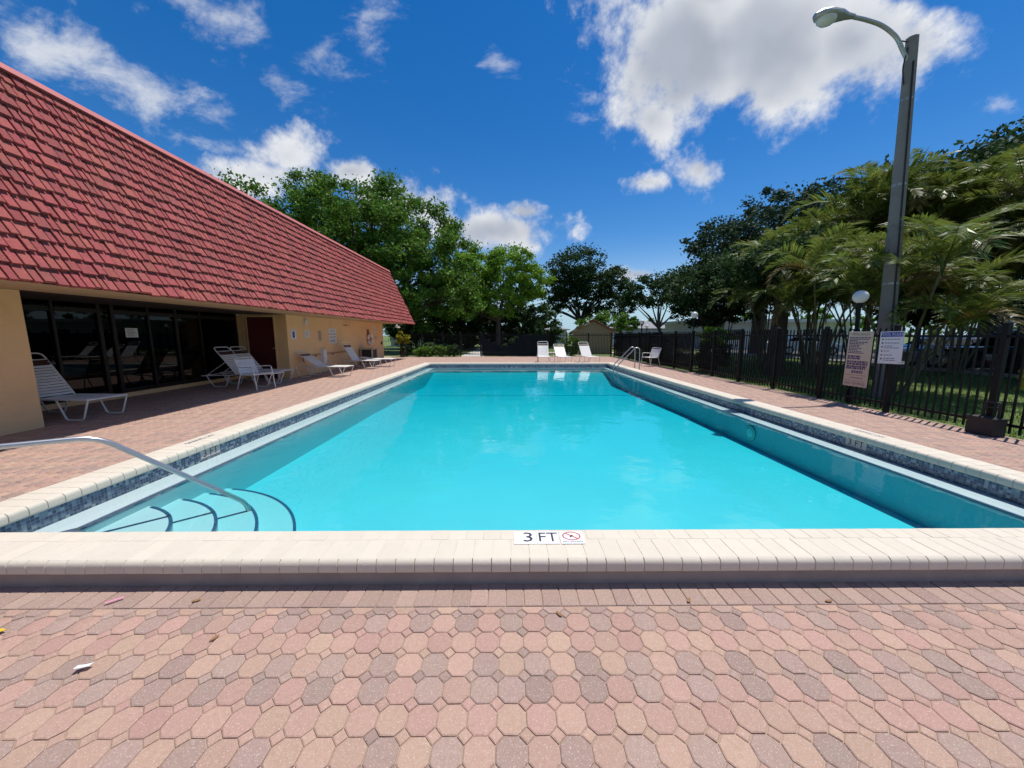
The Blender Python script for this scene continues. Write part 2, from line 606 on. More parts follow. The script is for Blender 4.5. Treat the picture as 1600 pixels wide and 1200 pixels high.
def np_mesh(name, verts, faces, mats, mat_idx=None):
    """mesh from arrays; faces (n,k) all of one size k"""
    me = bpy.data.meshes.new(name)
    verts = np.asarray(verts, np.float32)
    faces = np.asarray(faces, np.int32)
    nf, k = faces.shape
    me.vertices.add(len(verts))
    me.vertices.foreach_set('co', verts.ravel())
    me.loops.add(nf * k)
    me.loops.foreach_set('vertex_index', faces.ravel())
    me.polygons.add(nf)
    me.polygons.foreach_set('loop_start', np.arange(nf, dtype=np.int32) * k)
    for mt in mats:
        me.materials.append(MATS[mt])
    if mat_idx is not None:
        me.polygons.foreach_set('material_index', np.asarray(mat_idx, np.int32))
    me.update(calc_edges=True)
    return me


def arc_path(pts, rad=0.05, n=4):
    """round the corners of a polyline"""
    P = [Vector(p) for p in pts]
    out = [P[0]]
    for i in range(1, len(P) - 1):
        a, b, c = P[i - 1], P[i], P[i + 1]
        d1, d2 = (a - b), (c - b)
        r = min(rad, d1.length * 0.45, d2.length * 0.45)
        p0, p1 = b + d1.normalized() * r, b + d2.normalized() * r
        for k in range(n + 1):
            t = k / n
            out.append(p0 * (1 - t) ** 2 + b * 2 * t * (1 - t) + p1 * t * t)
    out.append(P[-1])
    return out


def copy_tree(o, parent=None):
    c = o.copy()
    COL.objects.link(c)
    c.parent = parent
    for ch in list(o.children):
        copy_tree(ch, c)
    return c


def text_mesh(body, size, mt, name='lettering', sx=1.0):
    cu = bpy.data.curves.new(name, 'FONT')
    cu.body = body
    cu.size = size
    cu.align_x = 'CENTER'
    cu.align_y = 'CENTER'
    cu.resolution_u = 2
    cu.space_line = 0.85
    tmp = bpy.data.objects.new('tmp', cu)
    COL.objects.link(tmp)
    dg = bpy.context.evaluated_depsgraph_get()
    me = bpy.data.meshes.new_from_object(tmp.evaluated_get(dg))
    bpy.data.objects.remove(tmp)
    me.name = name
    me.materials.clear()
    me.materials.append(MATS[mt])
    if sx != 1.0:
        me.transform(Matrix.Diagonal((sx, 1, 1, 1)))
    return me


def lettering(body, size, mt, parent, M, name='lettering', sx=1.0):
    """flat print; M places the text plane (x right, y up, z out of the surface)"""
    o = link(name, text_mesh(body, size, mt, name, sx), parent)
    if ' ' in body:
        o['kind'] = 'stuff'
    o.matrix_local = M
    return o


def frame(origin, right, up):
    r, u = Vector(right).normalized(), Vector(up).normalized()
    n = r.cross(u)
    return Matrix(((r.x, u.x, n.x, origin[0]), (r.y, u.y, n.y, origin[1]), (r.z, u.z, n.z, origin[2]), (0, 0, 0, 1)))


rnd = random.Random(11)

# ------------------------------------------------------------------ the setting: ground, deck, pool
WX0, WX1, WY0, WY1 = -3.66, 4.55, 2.23, 16.13      # pool walls
CX0, CX1, CY0, CY1 = -3.97, 4.86, 1.86, 16.47      # outer edge of the coping
CW = 0.34
CZ = 0.17                                          # top of the coping
WATER = -0.015
FENCE_X, FENCE_Y = 7.15, 24.0


def build_ground():
    g = MB()
    def ring(lo, hi, hole_lo, hole_hi, z):
        (x0, y0), (x1, y1), (a0, b0), (a1, b1) = lo, hi, hole_lo, hole_hi
        for (p, q, r_, s) in ((x0, y0, x1, b0), (x0, b1, x1, y1), (x0, b0, a0, b1), (a1, b0, x1, b1)):
            g.add([(p, q, z), (r_, q, z), (r_, s, z), (p, s, z)], [(0, 1, 2, 3)])
    ring((-700, -700), (700, 700), (WX0 - .1, WY0 - .1), (WX1 + .1, WY1 + .1), -0.035)
    tag(g.build('lawn', 'lawn'), 'green lawn round the pool deck', 'lawn', kind='structure')
    # sand bed under the pavers
    g2 = MB()
    g = g2
    ring((-9.4, -3), (FENCE_X + 0.05, FENCE_Y + 0.1), (WX0 - .12, WY0 - .12), (WX1 + .12, WY1 + .12), -0.0062)
    deck = g2.build('pool_deck', 'sand')
    tag(deck, 'deck of pink, tan and grey octagonal concrete pavers round the pool', 'deck', kind='structure')
    # car park and road beyond the lawn, path outside the gate
    a = MB()
    a.add([(17.75, -20, -0.027), (29.5, -20, -0.027), (29.5, 70, -0.027), (17.75, 70, -0.027)], [(0, 1, 2, 3)])
    park = a.build('car_park', 'asphalt')
    tag(park, 'dark asphalt car park beyond the lawn', 'car park', kind='structure')
    for xk, lab in ((17.6, 'pale concrete kerb between the lawn and the car park'), (29.5, 'pale concrete kerb on the far side of the car park')):
        k = MB()
        k.box((xk, -20, -0.04), (xk + 0.15, 70, 0.09))
        tag(k.build('kerb', 'path'), lab, 'kerb', kind='structure')
    for i in range(12):
        ln = MB()
        y = -4 + i * 2.75
        ln.add([(18.1, y, -0.022), (22.7, y, -0.022), (22.7, y + .1, -0.022), (18.1, y + .1, -0.022)], [(0, 1, 2, 3)])
        ln.build('bay_line', 'road_paint', park)
    p = MB()
    p.add([(-3.4, FENCE_Y + .1, -0.02), (-1.7, FENCE_Y + .1, -0.02), (-1.7, 60, -0.02), (-3.4, 60, -0.02)], [(0, 1, 2, 3)])
    tag(p.build('path', 'path'), 'pale concrete path leaving the far gate', 'path', kind='structure')
    p = MB()
    p.add([(-1.69, 29.0, -0.0205), (15.4, 29.0, -0.0205), (15.4, 30.6, -0.0205), (-1.69, 30.6, -0.0205)], [(0, 1, 2, 3)])
    tag(p.build('path', 'path'), 'pale concrete path crossing behind the far fence', 'path', kind='structure')
    return deck


def paver_rings(poly, ch=0.0042, drop=0.0026, depth=0.012, gap=0.0018):
    """outline -> bottom ring, edge ring and chamfered top ring"""
    n = len(poly)
    P = [Vector((p[0], p[1])) for p in poly]
    def inset(d):
        out = []
        for i in range(n):
            a, b, c = P[i - 1], P[i], P[(i + 1) % n]
            e1, e2 = (b - a).normalized(), (c - b).normalized()
            n1, n2 = Vector((-e1.y, e1.x)), Vector((-e2.y, e2.x))
            k = (n1 + n2)
            k = k / max(0.25, k.length_squared) * 2
            out.append(b + k * d)
        return out
    e, t = inset(gap), inset(gap + ch)
    vs = [(p.x, p.y, -depth) for p in e] + [(p.x, p.y, -drop) for p in e] + [(p.x, p.y, 0) for p in t]
    fs = []
    for k in (0, 1):
        fs += [(k * n + i, k * n + (i + 1) % n, (k + 1) * n + (i + 1) % n, (k + 1) * n + i) for i in range(n)]
    fs.append(tuple(range(2 * n, 3 * n)))
    return vs, fs


def clip_poly(poly, axis, lim, keep_less):
    out = []
    n = len(poly)
    for i in range(n):
        a, b = poly[i], poly[(i + 1) % n]
        ia = (a[axis] <= lim) == keep_less
        ib = (b[axis] <= lim) == keep_less
        if ia:
            out.append(a)
        if ia != ib:
            t = (lim - a[axis]) / (b[axis] - a[axis])
            out.append((a[0] + t * (b[0] - a[0]), a[1] + t * (b[1] - a[1])))
    return out


def build_pavers(deck):
    p, c = 0.1138, 0.0305
    h = p / 2
    octo = [(-h + c, -h), (h - c, -h), (h, -h + c), (h, h - c), (h - c, h), (-h + c, h), (-h, h - c), (-h, -h + c)]
    sq = [(0, -c), (c, 0), (0, c), (-c, 0)]
    X0, Y0 = 0.0064, 1.610
    MN = ['paver_grey', 'paver_pink', 'paver_tan']
    seq = {0: (0, 1), 1: (2, 1), 2: (2, 0), 3: (1, 0), 4: (2, 1), 5: (0, 2)}     # (even, odd) column colour by row
    sqc = {0: 1, 1: 2, 2: 0, 3: 1, 4: 2, 5: 0}
    ov, of = paver_rings(octo)
    sv, sf = paver_rings(sq, ch=0.004)
    om, sm = [], []
    for mn in MN:
        m = MB(); m.add(ov, of); om.append(m.mesh('paver', mn))
        m = MB(); m.add(sv, sf); sm.append(m.mesh('square_paver', mn))
    rr = random.Random(5)
    ones, onesq, far_o, far_s = [], [], [], []
    EDGE = 1.716
    for r in range(-200, 40):
        y = Y0 - r * p
        if y > FENCE_Y - 0.05 or y < -1.0:
            continue
        i0, i1 = int(-9.0 / p) - 1, int(7.2 / p) + 1
        for i in range(i0, i1):
            x = X0 + i * p
            k = r % 6
            for is_sq in (0, 1):
                xx, yy = (x, y) if not is_sq else (x + h, y - h)
                if xx < -9.0 or xx > FENCE_X:
                    continue
                if xx < -7.36 and not (5.58 < yy < 11.85):
                    continue
                if CX0 + 0.01 < xx < CX1 - 0.01 and EDGE - 0.03 < yy < CY1 - 0.01:
                    continue
                if yy < 0.4 and abs(xx) > 9:
                    continue
                ci = (seq[k][i % 2] if not is_sq else sqc[k])
                if rr.random() < 0.05:
                    ci = rr.randrange(3)
                near = yy < EDGE and yy > 0.93 and abs(xx) < 3.3
                (ones if not is_sq else onesq).append((xx, yy, ci)) if near else (far_o if not is_sq else far_s).append((xx, yy, ci))
    # partial row against the border course
    half = clip_poly(octo, 1, EDGE - (Y0 + p) - 0.0, True)
    hv, hf = paver_rings(half)
    for lst, ms, nm, far in ((ones, om, 'paver', far_o), (onesq, sm, 'square_paver', far_s)):
        lst.sort(key=lambda q: (q[1] + 0.35 * abs(q[0])))
        for (x, y, ci) in lst[:300]:
            o = link(nm, ms[ci], deck, (x, y, rr.uniform(-0.001, 0.001)))
            o.rotation_euler = (rr.gauss(0, 0.008), rr.gauss(0, 0.008), rr.gauss(0, 0.012))
        far.extend(lst[300:])
    hm = []
    for mn in MN:
        m = MB(); m.add(hv, hf); hm.append(m.mesh('cut_paver', mn))
    for i in range(-60, 60):
        x = X0 + i * p
        if not CX0 < x < CX1:
            continue
        o = link('cut_paver', hm[0 if i % 2 == 0 else 2], deck, (x, Y0 + p, rr.uniform(-.001, .001)))
    # border course of upright pavers under the coping edge
    bm = []
    bl, bw = 0.178, 0.1
    for mn in ('paver_grey', ):
        for w in (0.100, ):
            v_, f_ = paver_rings([(-w / 2, -bl / 2), (w / 2, -bl / 2), (w / 2, bl / 2), (-w / 2, bl / 2)])
            m = MB(); m.add(v_, f_); bm.append(m.mesh('border_paver', mn))
    for i in range(-39, 48):
        o = link('border_paver', bm[0], deck, (i * 0.1005 + 0.03, EDGE + 0.002 + bl / 2, rr.uniform(-.0012, .0012)))
        o.rotation_euler = (rr.gauss(0, .006), rr.gauss(0, .006), rr.gauss(0, .006))
    # all the rest in one piece each
    for lst, (bv, n_), nm in ((far_o, (octo, 8), 'outer_pavers'), (far_s, (sq, 4), 'outer_square_pavers')):
        vs, fs = paver_rings(bv, ch=0.0045 if n_ == 8 else 0.004)
        V = np.array(vs[n_:], np.float32)                       # no side walls far away
        A = np.array([(a, b, 0) for a, b, _ in lst], np.float32)
        A[:, 2] = np.random.RandomState(2).uniform(-0.0012, 0.0012, len(A))
        allv = (A[:, None, :] + V[None]).reshape(-1, 3)
        base = np.arange(len(A))[:, None] * (2 * n_)
        q = np.array([(i, (i + 1) % n_, n_ + (i + 1) % n_, n_ + i) for i in range(n_)])
        if n_ == 8:
            top = np.array([(8, 9, 10, 11), (8, 11, 12, 15), (15, 12, 13, 14)])
        else:
            top = np.array([(4, 5, 6, 7)])
        q = np.vstack([q, top])
        F = (base[:, :, None] + q[None]).reshape(-1, 4)
        mi = np.repeat(np.array([c_ for _, _, c_ in lst]), len(q))
        o = link(nm, np_mesh(nm, allv, F, MN, mi), deck)
        o['kind'] = 'stuff'


def build_pool():
    # basin: mosaic band, ledge with dark trim, walls and sloping floor
    pool = empty('swimming_pool', (0, 0, 0))
    tag(pool, 'rectangular swimming pool with raised cream brick coping and blue tile band', 'pool', kind='structure')
    zt, zl, zf, zd = 0.088, -0.050, -0.50, -0.22
    LW = 0.29
    m = MB()
    # band
    for (a, b) in (((WX0, WY0), (WX0, WY1)), ((WX0, WY1), (WX1, WY1)), ((WX1, WY1), (WX1, WY0)), ((WX1, WY0), (WX0, WY0))):
        m.add([(*a, zl), (*b, zl), (*b, zt), (*a, zt)], [(0, 1, 2, 3)])
    m.build('tile_band', 'mosaic', pool)
    ix0, ix1, iy1 = WX0 + LW, WX1 - LW, WY1 - LW
    iy0 = WY0
    m = MB()
    m.add([(WX0, iy0, zl), (ix0, iy0, zl), (ix0, iy1, zl), (WX0, WY1, zl)], [(0, 1, 2, 3)])
    m.add([(WX1, iy0, zl), (WX1, WY1, zl), (ix1, iy1, zl), (ix1, iy0, zl)], [(0, 1, 2, 3)])
    m.add([(WX0, WY1, zl), (ix0, iy1, zl), (ix1, iy1, zl), (WX1, WY1, zl)], [(0, 1, 2, 3)])
    m.build('ledge', 'plaster', pool)
    m = MB()
    ys = [(iy0, zf), (8.5, zf), (11.6, -0.56), (14.0, -0.60), (iy1, zd)]
    for (ya, za), (yb, zb) in zip(ys[:-1], ys[1:]):
        m.add([(ix0, ya, za), (ix0, yb, zb), (ix0, yb, zl), (ix0, ya, zl)], [(0, 1, 2, 3)])
        m.add([(ix1, ya, za), (ix1, ya, zl), (ix1, yb, zl), (ix1, yb, zb)], [(0, 1, 2, 3)])
        m.add([(ix0, ya, za), (ix1, ya, za), (ix1, yb, zb), (ix0, yb, zb)], [(0, 1, 2, 3)])
    m.add([(ix0, iy1, zd), (ix1, iy1, zd), (ix1, iy1, zl), (ix0, iy1, zl)], [(0, 1, 2, 3)])
    m.add([(ix0, iy0, zf), (ix0, iy0, zl), (ix1, iy0, zl), (ix1, iy0, zf)], [(0, 1, 2, 3)])
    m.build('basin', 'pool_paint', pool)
    m = MB()
    t = 0.017
    m.box((ix0 - t, iy0, zl - 0.02), (ix0 + 0.004, iy1 + t, zl + 0.004))
    m.box((ix1 - 0.004, iy0, zl - 0.02), (ix1 + t, iy1 + t, zl + 0.004))
    m.box((ix0 + 0.004, iy1 - 0.004, zl - 0.02), (ix1 - 0.004, iy1 + t, zl + 0.004))
    m.build('ledge_trim', 'pool_trim', pool)
    m = MB()
    m.box((ix0 + .002, 11.585, -0.57), (ix1 - .002, 11.615, -0.556))
    m.build('slope_line', 'pool_trim', pool)
    # curved entry steps in the near left corner, each with a dark nosing
    cx, cy = ix0 - 0.2, WY0
    for i, (rad, zs) in enumerate(((0.92, -0.135), (1.21, -0.205), (1.50, -0.28), (1.79, -0.36))):
        a0 = math.acos(min(1, 0.2 / rad))
        arc = [(cx + rad * math.cos(a0 * k / 28), cy + rad * math.sin(a0 * k / 28)) for k in range(29)]
        poly = [(ix0, cy)] + arc
        s = MB()
        s.prism(poly, zf - 0.02 + i * 0.002, zs)
        st = s.build('step', 'plaster', pool)
        e = MB()
        inner = [(cx + (rad - 0.022) * math.cos(a0 * k / 28), cy + (rad - 0.022) * math.sin(a0 * k / 28)) for k in range(28)]
        outer = [(cx + (rad + 0.003) * math.cos(a0 * k / 28), cy + (rad + 0.003) * math.sin(a0 * k / 28)) for k in range(28)]
        vs = [(x, y, zs + .004) for x, y in inner] + [(x, y, zs + .004) for x, y in outer] + [(x, y, zs - .02) for x, y in outer]
        fs = [(j, 28 + j, 29 + j, j + 1) for j in range(27)] + [(28 + j, 56 + j, 57 + j, 29 + j) for j in range(27)]
        e.add(vs, fs)
        e.build('nosing', 'pool_trim', st)
    # underwater light on the right wall
    m = MB()
    M = frame((ix1 - 0.012, 6.0, -0.265), (0, -1, 0), (0, 0, 1))
    prof = [(0.135, -0.01), (0.135, 0.006), (0.11, 0.012), (0.105, 0.004), (0.02, 0.01)]
    m.lathe(prof[:3], 24, 0, M)
    m.lathe([(0.105, 0.005), (0.06, 0.016), (0.01, 0.02)], 24, 1, M)
    m.build('pool_light', ['aluminium', 'sign_white'], pool, smooth=True)
    # bond beam below the coping on the deck side
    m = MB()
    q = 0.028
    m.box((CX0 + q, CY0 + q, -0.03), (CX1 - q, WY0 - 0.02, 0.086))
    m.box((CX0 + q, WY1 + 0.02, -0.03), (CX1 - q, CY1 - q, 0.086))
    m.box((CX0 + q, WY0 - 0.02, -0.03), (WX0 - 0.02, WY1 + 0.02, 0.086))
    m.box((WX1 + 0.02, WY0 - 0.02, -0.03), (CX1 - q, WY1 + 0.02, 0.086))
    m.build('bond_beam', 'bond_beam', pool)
    # mortar bed that fills the joints between the bricks
    m = MB()
    e = 0.024
    m.box((CX0 + e, CY0 + e, 0.112), (CX1 - e, CY0 + CW - e, CZ - 0.0022))
    m.box((CX0 + e, CY1 - CW + e, 0.112), (CX1 - e, CY1 - e, CZ - 0.0022))
    m.box((CX0 + e, CY0 + CW - e, 0.112), (CX0 + CW - e, CY1 - CW + e, CZ - 0.0022))
    m.box((CX1 - CW + e, CY0 + CW - e, 0.112), (CX1 - e, CY1 - CW + e, CZ - 0.0022))
    m.build('mortar_bed', 'mortar', pool)
    build_coping(pool)
    # water
    w = MB()
    w.box((WX0 - 0.05, WY0 - 0.05, -1.0), (WX1 + 0.05, WY1 + 0.05, WATER))
    wo = w.build('water', 'water')
    tag(wo, 'clear turquoise water filling the pool', 'water', kind='structure')
    return pool


def coping_mesh(w, length, name):
    """brick lying along +y, rounded nose at y=0; x is its width"""
    t, r = 0.085, 0.034
    prof = [(0.016, 0)]
    for k in range(5):
        a = math.pi + (math.pi / 2) * k / 4
        prof.append((r + r * math.cos(a), t - r - r * math.sin(a)))
    prof.insert(1, (0.0, 0.016))
    ch = 0.002
    n0 = len(prof)
    prof += [(length - ch, t), (length, t - ch), (length, 0)]
    n = len(prof)
    mid = Vector((length / 2, t / 2))
    vs = []
    for x, k in ((-w / 2, 1), (-w / 2 + ch, 0), (w / 2 - ch, 0), (w / 2, 1)):
        for (y, z) in prof:
            if k:
                vs.append((x, y + (0.002 if y < length / 2 else -0.002), z - (ch if z > t * 0.6 else 0)))
            else:
                vs.append((x, y, z))
    fs = [tuple(range(n - 1, -1, -1)), tuple(range(3 * n, 4 * n))]
    for s in range(3):
        for i in range(n):
            fs.append((s * n + i, s * n + (i + 1) % n, (s + 1) * n + (i + 1) % n, (s + 1) * n + i))
    m = MB()
    m.add(vs, [tuple(reversed(f)) for f in fs])
    return m.mesh(name, 'coping', smooth=True)


def build_coping(pool):
    p, gap = 0.1104, 0.0032
    L1, L2 = 0.205, 0.1305
    a = coping_mesh(p - gap, L1, 'coping_brick')
    b = coping_mesh(p - gap, L2, 'coping_brick')
    rr = random.Random(3)
    items = []
    for i in range(int((CX1 - CX0) / p)):
        x = CX0 + (i + .5) * p + 0.002
        for (yb, rot) in ((CY0, 0), (CY1, math.pi)):
            items.append((x, yb, rot, a))
            items.append((x + p * 0.42, yb + (CW if rot == 0 else -CW), rot + math.pi, b))
    n = int((CY1 - CY0 - 2 * CW) / p)
    pp = (CY1 - CY0 - 2 * CW) / n
    for i in range(n):
        y = CY0 + CW + (i + .5) * pp
        for (xb, rot) in ((CX0, -math.pi / 2), (CX1, math.pi / 2)):
            items.append((xb, y, rot, a))
            items.append((xb + (CW if xb < 0 else -CW), y, rot + math.pi, b))
    items.sort(key=lambda q: (q[1] ** 2 + (q[0] * 0.35) ** 2))
    for (x, y, rot, me) in items[:300]:
        o = link('coping_brick', me, pool, (x, y, 0.085 + rr.uniform(-.0012, .0008)))
        o.rotation_euler = (0, 0, rot + rr.gauss(0, 0.004))
    V, F = [], []
    rest = MB()
    for (x, y, rot, me) in items[300:]:
        M = Matrix.Translation((x, y, 0.085 + rr.uniform(-.0012, .0008))) @ Matrix.Rotation(rot, 4, 'Z')
        rest.add([v.co for v in me.vertices], [tuple(q.vertices) for q in me.polygons], 0, M)
    o = rest.build('far_coping_bricks', 'coping', pool, smooth=True)
    o['kind'] = 'stuff'


deck = build_ground()
build_pavers(deck)
pool = build_pool()


def build_markers():
    # depth and warning tiles let into the near coping
    def plate(name, x0, x1, label):
        t = empty(name, ((x0 + x1) / 2, 2.08, CZ + 0.001))
        w = x1 - x0 - 0.004
        m = MB()
        m.box((-w / 2, -0.067, 0), (w / 2, 0.067, 0.004))
        m.build('tile', 'sign_white', t)
        tag(t, label, 'depth marker')
        return t
    M = Matrix.Translation((0, 0, 0.0052))
    t = plate('depth_tile', 0.026, 0.172, 'white tile reading 3 on the near coping')
    lettering('3', 0.145, 'ink', t, M @ Matrix.Translation((0.02, 0.0, 0)), sx=1.1)
    t = plate('depth_tile', 0.172, 0.315, 'white tile reading FT on the near coping')
    lettering('FT', 0.142, 'ink', t, M, sx=0.86)
    t = plate('warning_tile', 0.319, 0.474, 'white no diving tile with a red crossed circle on the near coping')
    m = MB()
    n = 28
    for (r0, r1, z) in ((0.040, 0.047, 0.0052),):
        vs, fs = [], []
        for k in range(n):
            a = 2 * math.pi * k / n
            vs += [(1.25 * r0 * math.cos(a), 0.016 + r0 * math.sin(a), z), (1.25 * r1 * math.cos(a), 0.016 + r1 * math.sin(a), z)]
        fs = [(2 * k, 2 * k + 1, (2 * k + 3) % (2 * n), (2 * k + 2) % (2 * n)) for k in range(n)]
        m.add(vs, fs)
    d = Vector((-0.75, 0.62)).normalized()
    e = Vector((-d.y, d.x)) * 0.004
    a, b = Vector((0, 0.016)) + d * 0.044, Vector((0, 0.016)) - d * 0.044
    m.add([(*(a + e), .0054), (*(a - e), .0054), (*(b - e), .0054), (*(b + e), .0054)], [(0, 1, 2, 3)])
    m.build('crossed_circle', 'ink_red', t)
    m = MB()
    m.add([(-.012, .0, .0050), (-.004, .0, .0050), (.012, .024, .0050), (.003, .030, .0050), (-.010, .018, .0050)], [(0, 1, 2, 3, 4)])
    m.build('diver', 'ink', t)
    lettering('NO DIVING', 0.024, 'ink_purple', t, M @ Matrix.Translation((0.0, -0.048, 0)))
    # band tiles on the long sides
    for (x, y, r_, lab) in ((WX0 + 0.004, 4.18, (0, 1, 0), 'white 3 FT tile in the left blue tile band'),
                            (WX1 - 0.004, 4.43, (0, -1, 0), 'white 3 FT tile in the shaded right tile band')):
        t = empty('depth_tile', (x, y, 0.038))
        m = MB()
        s = 1 if x < 0 else -1
        m.box((-0.003, -0.14, -0.050), (0.003, 0.14, 0.048))
        m.build('tile', 'path', t)
        lettering('3 FT', 0.125, 'ink', t, frame((0.0045 * s, 0, 0), r_, (0, 0, 1)), sx=0.95)
        tag(t, lab, 'depth marker')
    for (x, y, r_, lab) in ((CX0 + 0.14, 4.25, (0, -1, 0), 'faded NO DIVING lettering on the left coping'),
                            (CX1 - 0.14, 4.45, (0, 1, 0), 'faded NO DIVING lettering on the right coping')):
        o = lettering('NO DIVING', 0.075, 'ink_purple', None, frame((x, y, CZ + 0.003), r_, (-1, 0, 0) if r_[1] > 0 else (1, 0, 0)), name='warning_lettering')
        tag(o, lab, 'lettering', kind='thing')
    for (x, y, r_, lab) in ((WX0 + .004, 12.2, (0, 1, 0), 'small pale depth tile far along the left tile band'),):
        t = empty('depth_tile', (x, y, 0.038))
        m = MB()
        m.box((-.003, -.2, -.050), (.003, .2, .048))
        m.build('tile', 'path', t)
        lettering('5 FT', 0.12, 'ink', t, frame((0.0045, 0, 0), r_, (0, 0, 1)))
        tag(t, lab, 'depth marker')


build_markers()

# ------------------------------------------------------------------ clubhouse on the left
EAVE = (-5.87, 2.10)
TOP = (-7.00, 5.07)
WALLX = -7.40
ROOF_Y1 = 22.2
GLX = -9.05


def build_clubhouse():
    b = empty('clubhouse', (WALLX, 12, 0))
    tag(b, 'long tan stucco clubhouse with a steep red tiled mansard roof', 'building')
    off = Vector((-WALLX, -12, 0))
    def part(name, mats, m, parent=b, smooth=False):
        me = m.mesh(name, mats, smooth)
        me.transform(Matrix.Translation(off))
        return link(name, me, parent)
    zc = 2.12
    m = MB()
    m.box((-16, -6, -0.05), (WALLX, 5.52, zc))
    part('wall', 'stucco', m)
    # wall block with the door niche in the recess, facing the camera
    m = MB()
    pl = [(-16, 11.92), (-8.78, 11.92), (-8.78, 12.10), (-7.83, 12.10), (-7.83, 11.92), (WALLX, 11.92), (WALLX, 20.9), (-16, 20.9)]
    m.prism(pl, -0.05, zc)
    part('wall', 'stucco', m)
    m = MB()
    m.box((-8.779, 11.922, 2.04), (-7.831, 12.10, zc - .002))
    part('lintel', 'stucco', m)
    m = MB()
    m.box((-8.775, 12.02, 0.0), (-7.835, 12.06, 2.035))
    d = part('door', 'door_red', m)
    k = MB()
    k.lathe([(0.012, 0), (0.012, 0.04), (0.03, 0.045), (0.03, 0.07), (0.015, 0.08)], 12, 0, frame((-7.93, 12.02, 1.0), (1, 0, 0), (0, 0, 1)) @ Matrix.Rotation(0, 4, 'X'))
    part('handle', 'steel', k, d, True)
    m = MB()
    m.box((-8.83, 11.90, 0), (-8.78, 11.96, 2.09))
    m.box((-7.83, 11.90, 0), (-7.78, 11.96, 2.09))
    m.box((-8.78, 11.90, 2.04), (-7.83, 11.96, 2.09))
    part('door_frame', 'stucco', m)
    # soffit
    m = MB()
    m.prism([(WALLX - .02, -6), (EAVE[0] - .03, -6), (EAVE[0] - .03, ROOF_Y1 - .05), (-16, ROOF_Y1 - .05), (-16, 20.92), (WALLX - .02, 20.92)], 2.125, 2.15)
    part('soffit', 'soffit', m)
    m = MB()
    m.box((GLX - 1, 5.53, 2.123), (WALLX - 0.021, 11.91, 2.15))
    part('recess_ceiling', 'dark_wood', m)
    # glazed recess
    ys = [5.53, 6.55, 7.15, 7.95, 8.22, 9.02, 9.75, 10.5, 11.9]
    m = MB()
    m.box((GLX - 0.09, 5.53, 0), (GLX + 0.06, 11.9, 0.10))
    part('sill', 'stucco', m)
    for i, y in enumerate(ys):
        m = MB()
        w = 0.075 if i in (3, 4, 6) else 0.05
        m.box((GLX - 0.06, y - w / 2 if 0 < i < len(ys) - 1 else y - (0 if i == 0 else w), 0.10), (GLX + 0.03, y + w / 2 if 0 < i < len(ys) - 1 else y + (w if i == 0 else 0), 2.12))
        part('mullion', 'bronze', m)
    for (y0, y1) in zip(ys[:-1], ys[1:]):
        m = MB()
        m.box((GLX - 0.018, y0 + .02, 0.10), (GLX - 0.010, y1 - .02, 2.12))
        part('pane', 'tinted_glass', m)
        if y1 - y0 > 0.5:
            for z_ in (0.10, 1.92):
                m = MB()
                m.box((GLX - 0.05, y0 + .038, z_), (GLX + 0.022, y1 - .038, z_ + .09))
                part('rail', 'bronze', m)
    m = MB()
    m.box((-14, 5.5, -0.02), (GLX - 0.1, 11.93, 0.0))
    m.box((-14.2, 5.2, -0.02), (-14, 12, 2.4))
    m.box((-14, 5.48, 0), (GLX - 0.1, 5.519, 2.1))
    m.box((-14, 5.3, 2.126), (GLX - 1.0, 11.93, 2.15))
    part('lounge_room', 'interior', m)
    # mansard roof
    u = Vector((TOP[0] - EAVE[0], 0, TOP[1] - EAVE[1]))
    L = u.length
    u.normalize()
    nrm = Vector((u.z, 0, -u.x))
    E0 = Vector((EAVE[0], 0, EAVE[1]))
    hip = 0.95                                             # the far end leans in by this much
    m = MB()
    a = E0 - nrm * 0.03
    t = E0 + u * L - nrm * 0.03
    m.add([(a.x, -6, a.z), (a.x, ROOF_Y1 - 0.04, a.z), (t.x, ROOF_Y1 - hip - 0.04, t.z), (t.x, -6, t.z), (-16, ROOF_Y1 - .04, a.z), (-16, ROOF_Y1 - hip - .04, t.z), (-16, -6, t.z)],
          [(0, 1, 2, 3), (1, 4, 5, 2), (3, 2, 5, 6)])
    roof = part('roof', 'roof_under', m)
    m = MB()
    c = E0 + u * L
    def cap(y0, y1, o_):
        p0, p1 = c - u * 0.05 + nrm * (0.085 + o_), c + u * (0.085 + o_) + nrm * (0.045 + o_)
        q = [(p0.x, p0.z), (p1.x, p1.z), (c.x - 0.3, p1.y + p1.z + 0.01), (c.x - 0.3, p0.z)]
        m = MB()
        vs = [(x_, y0, z_) for x_, z_ in q] + [(x_, y1, z_) for x_, z_ in q]
        m.add(vs, [(0, 1, 2, 3), (7, 6, 5, 4), (0, 4, 5, 1), (1, 5, 6, 2), (2, 6, 7, 3), (3, 7, 4, 0)])
        return m
    part('ridge_cap', 'ridge_metal', cap(-6, ROOF_Y1 - hip + 0.06, 0), roof)
    for y in (5.0, 8.1, 11.2, 14.3, 17.4, 20.4):
        part('ridge_joint', 'ridge_metal', cap(y, y + 0.05, 0.005), roof)
    # tiles, course by course
    rr = random.Random(21)
    N = 16
    ex = L / N
    widths = [0.082, 0.098, 0.115, 0.132, 0.158, 0.195]
    meshes = []
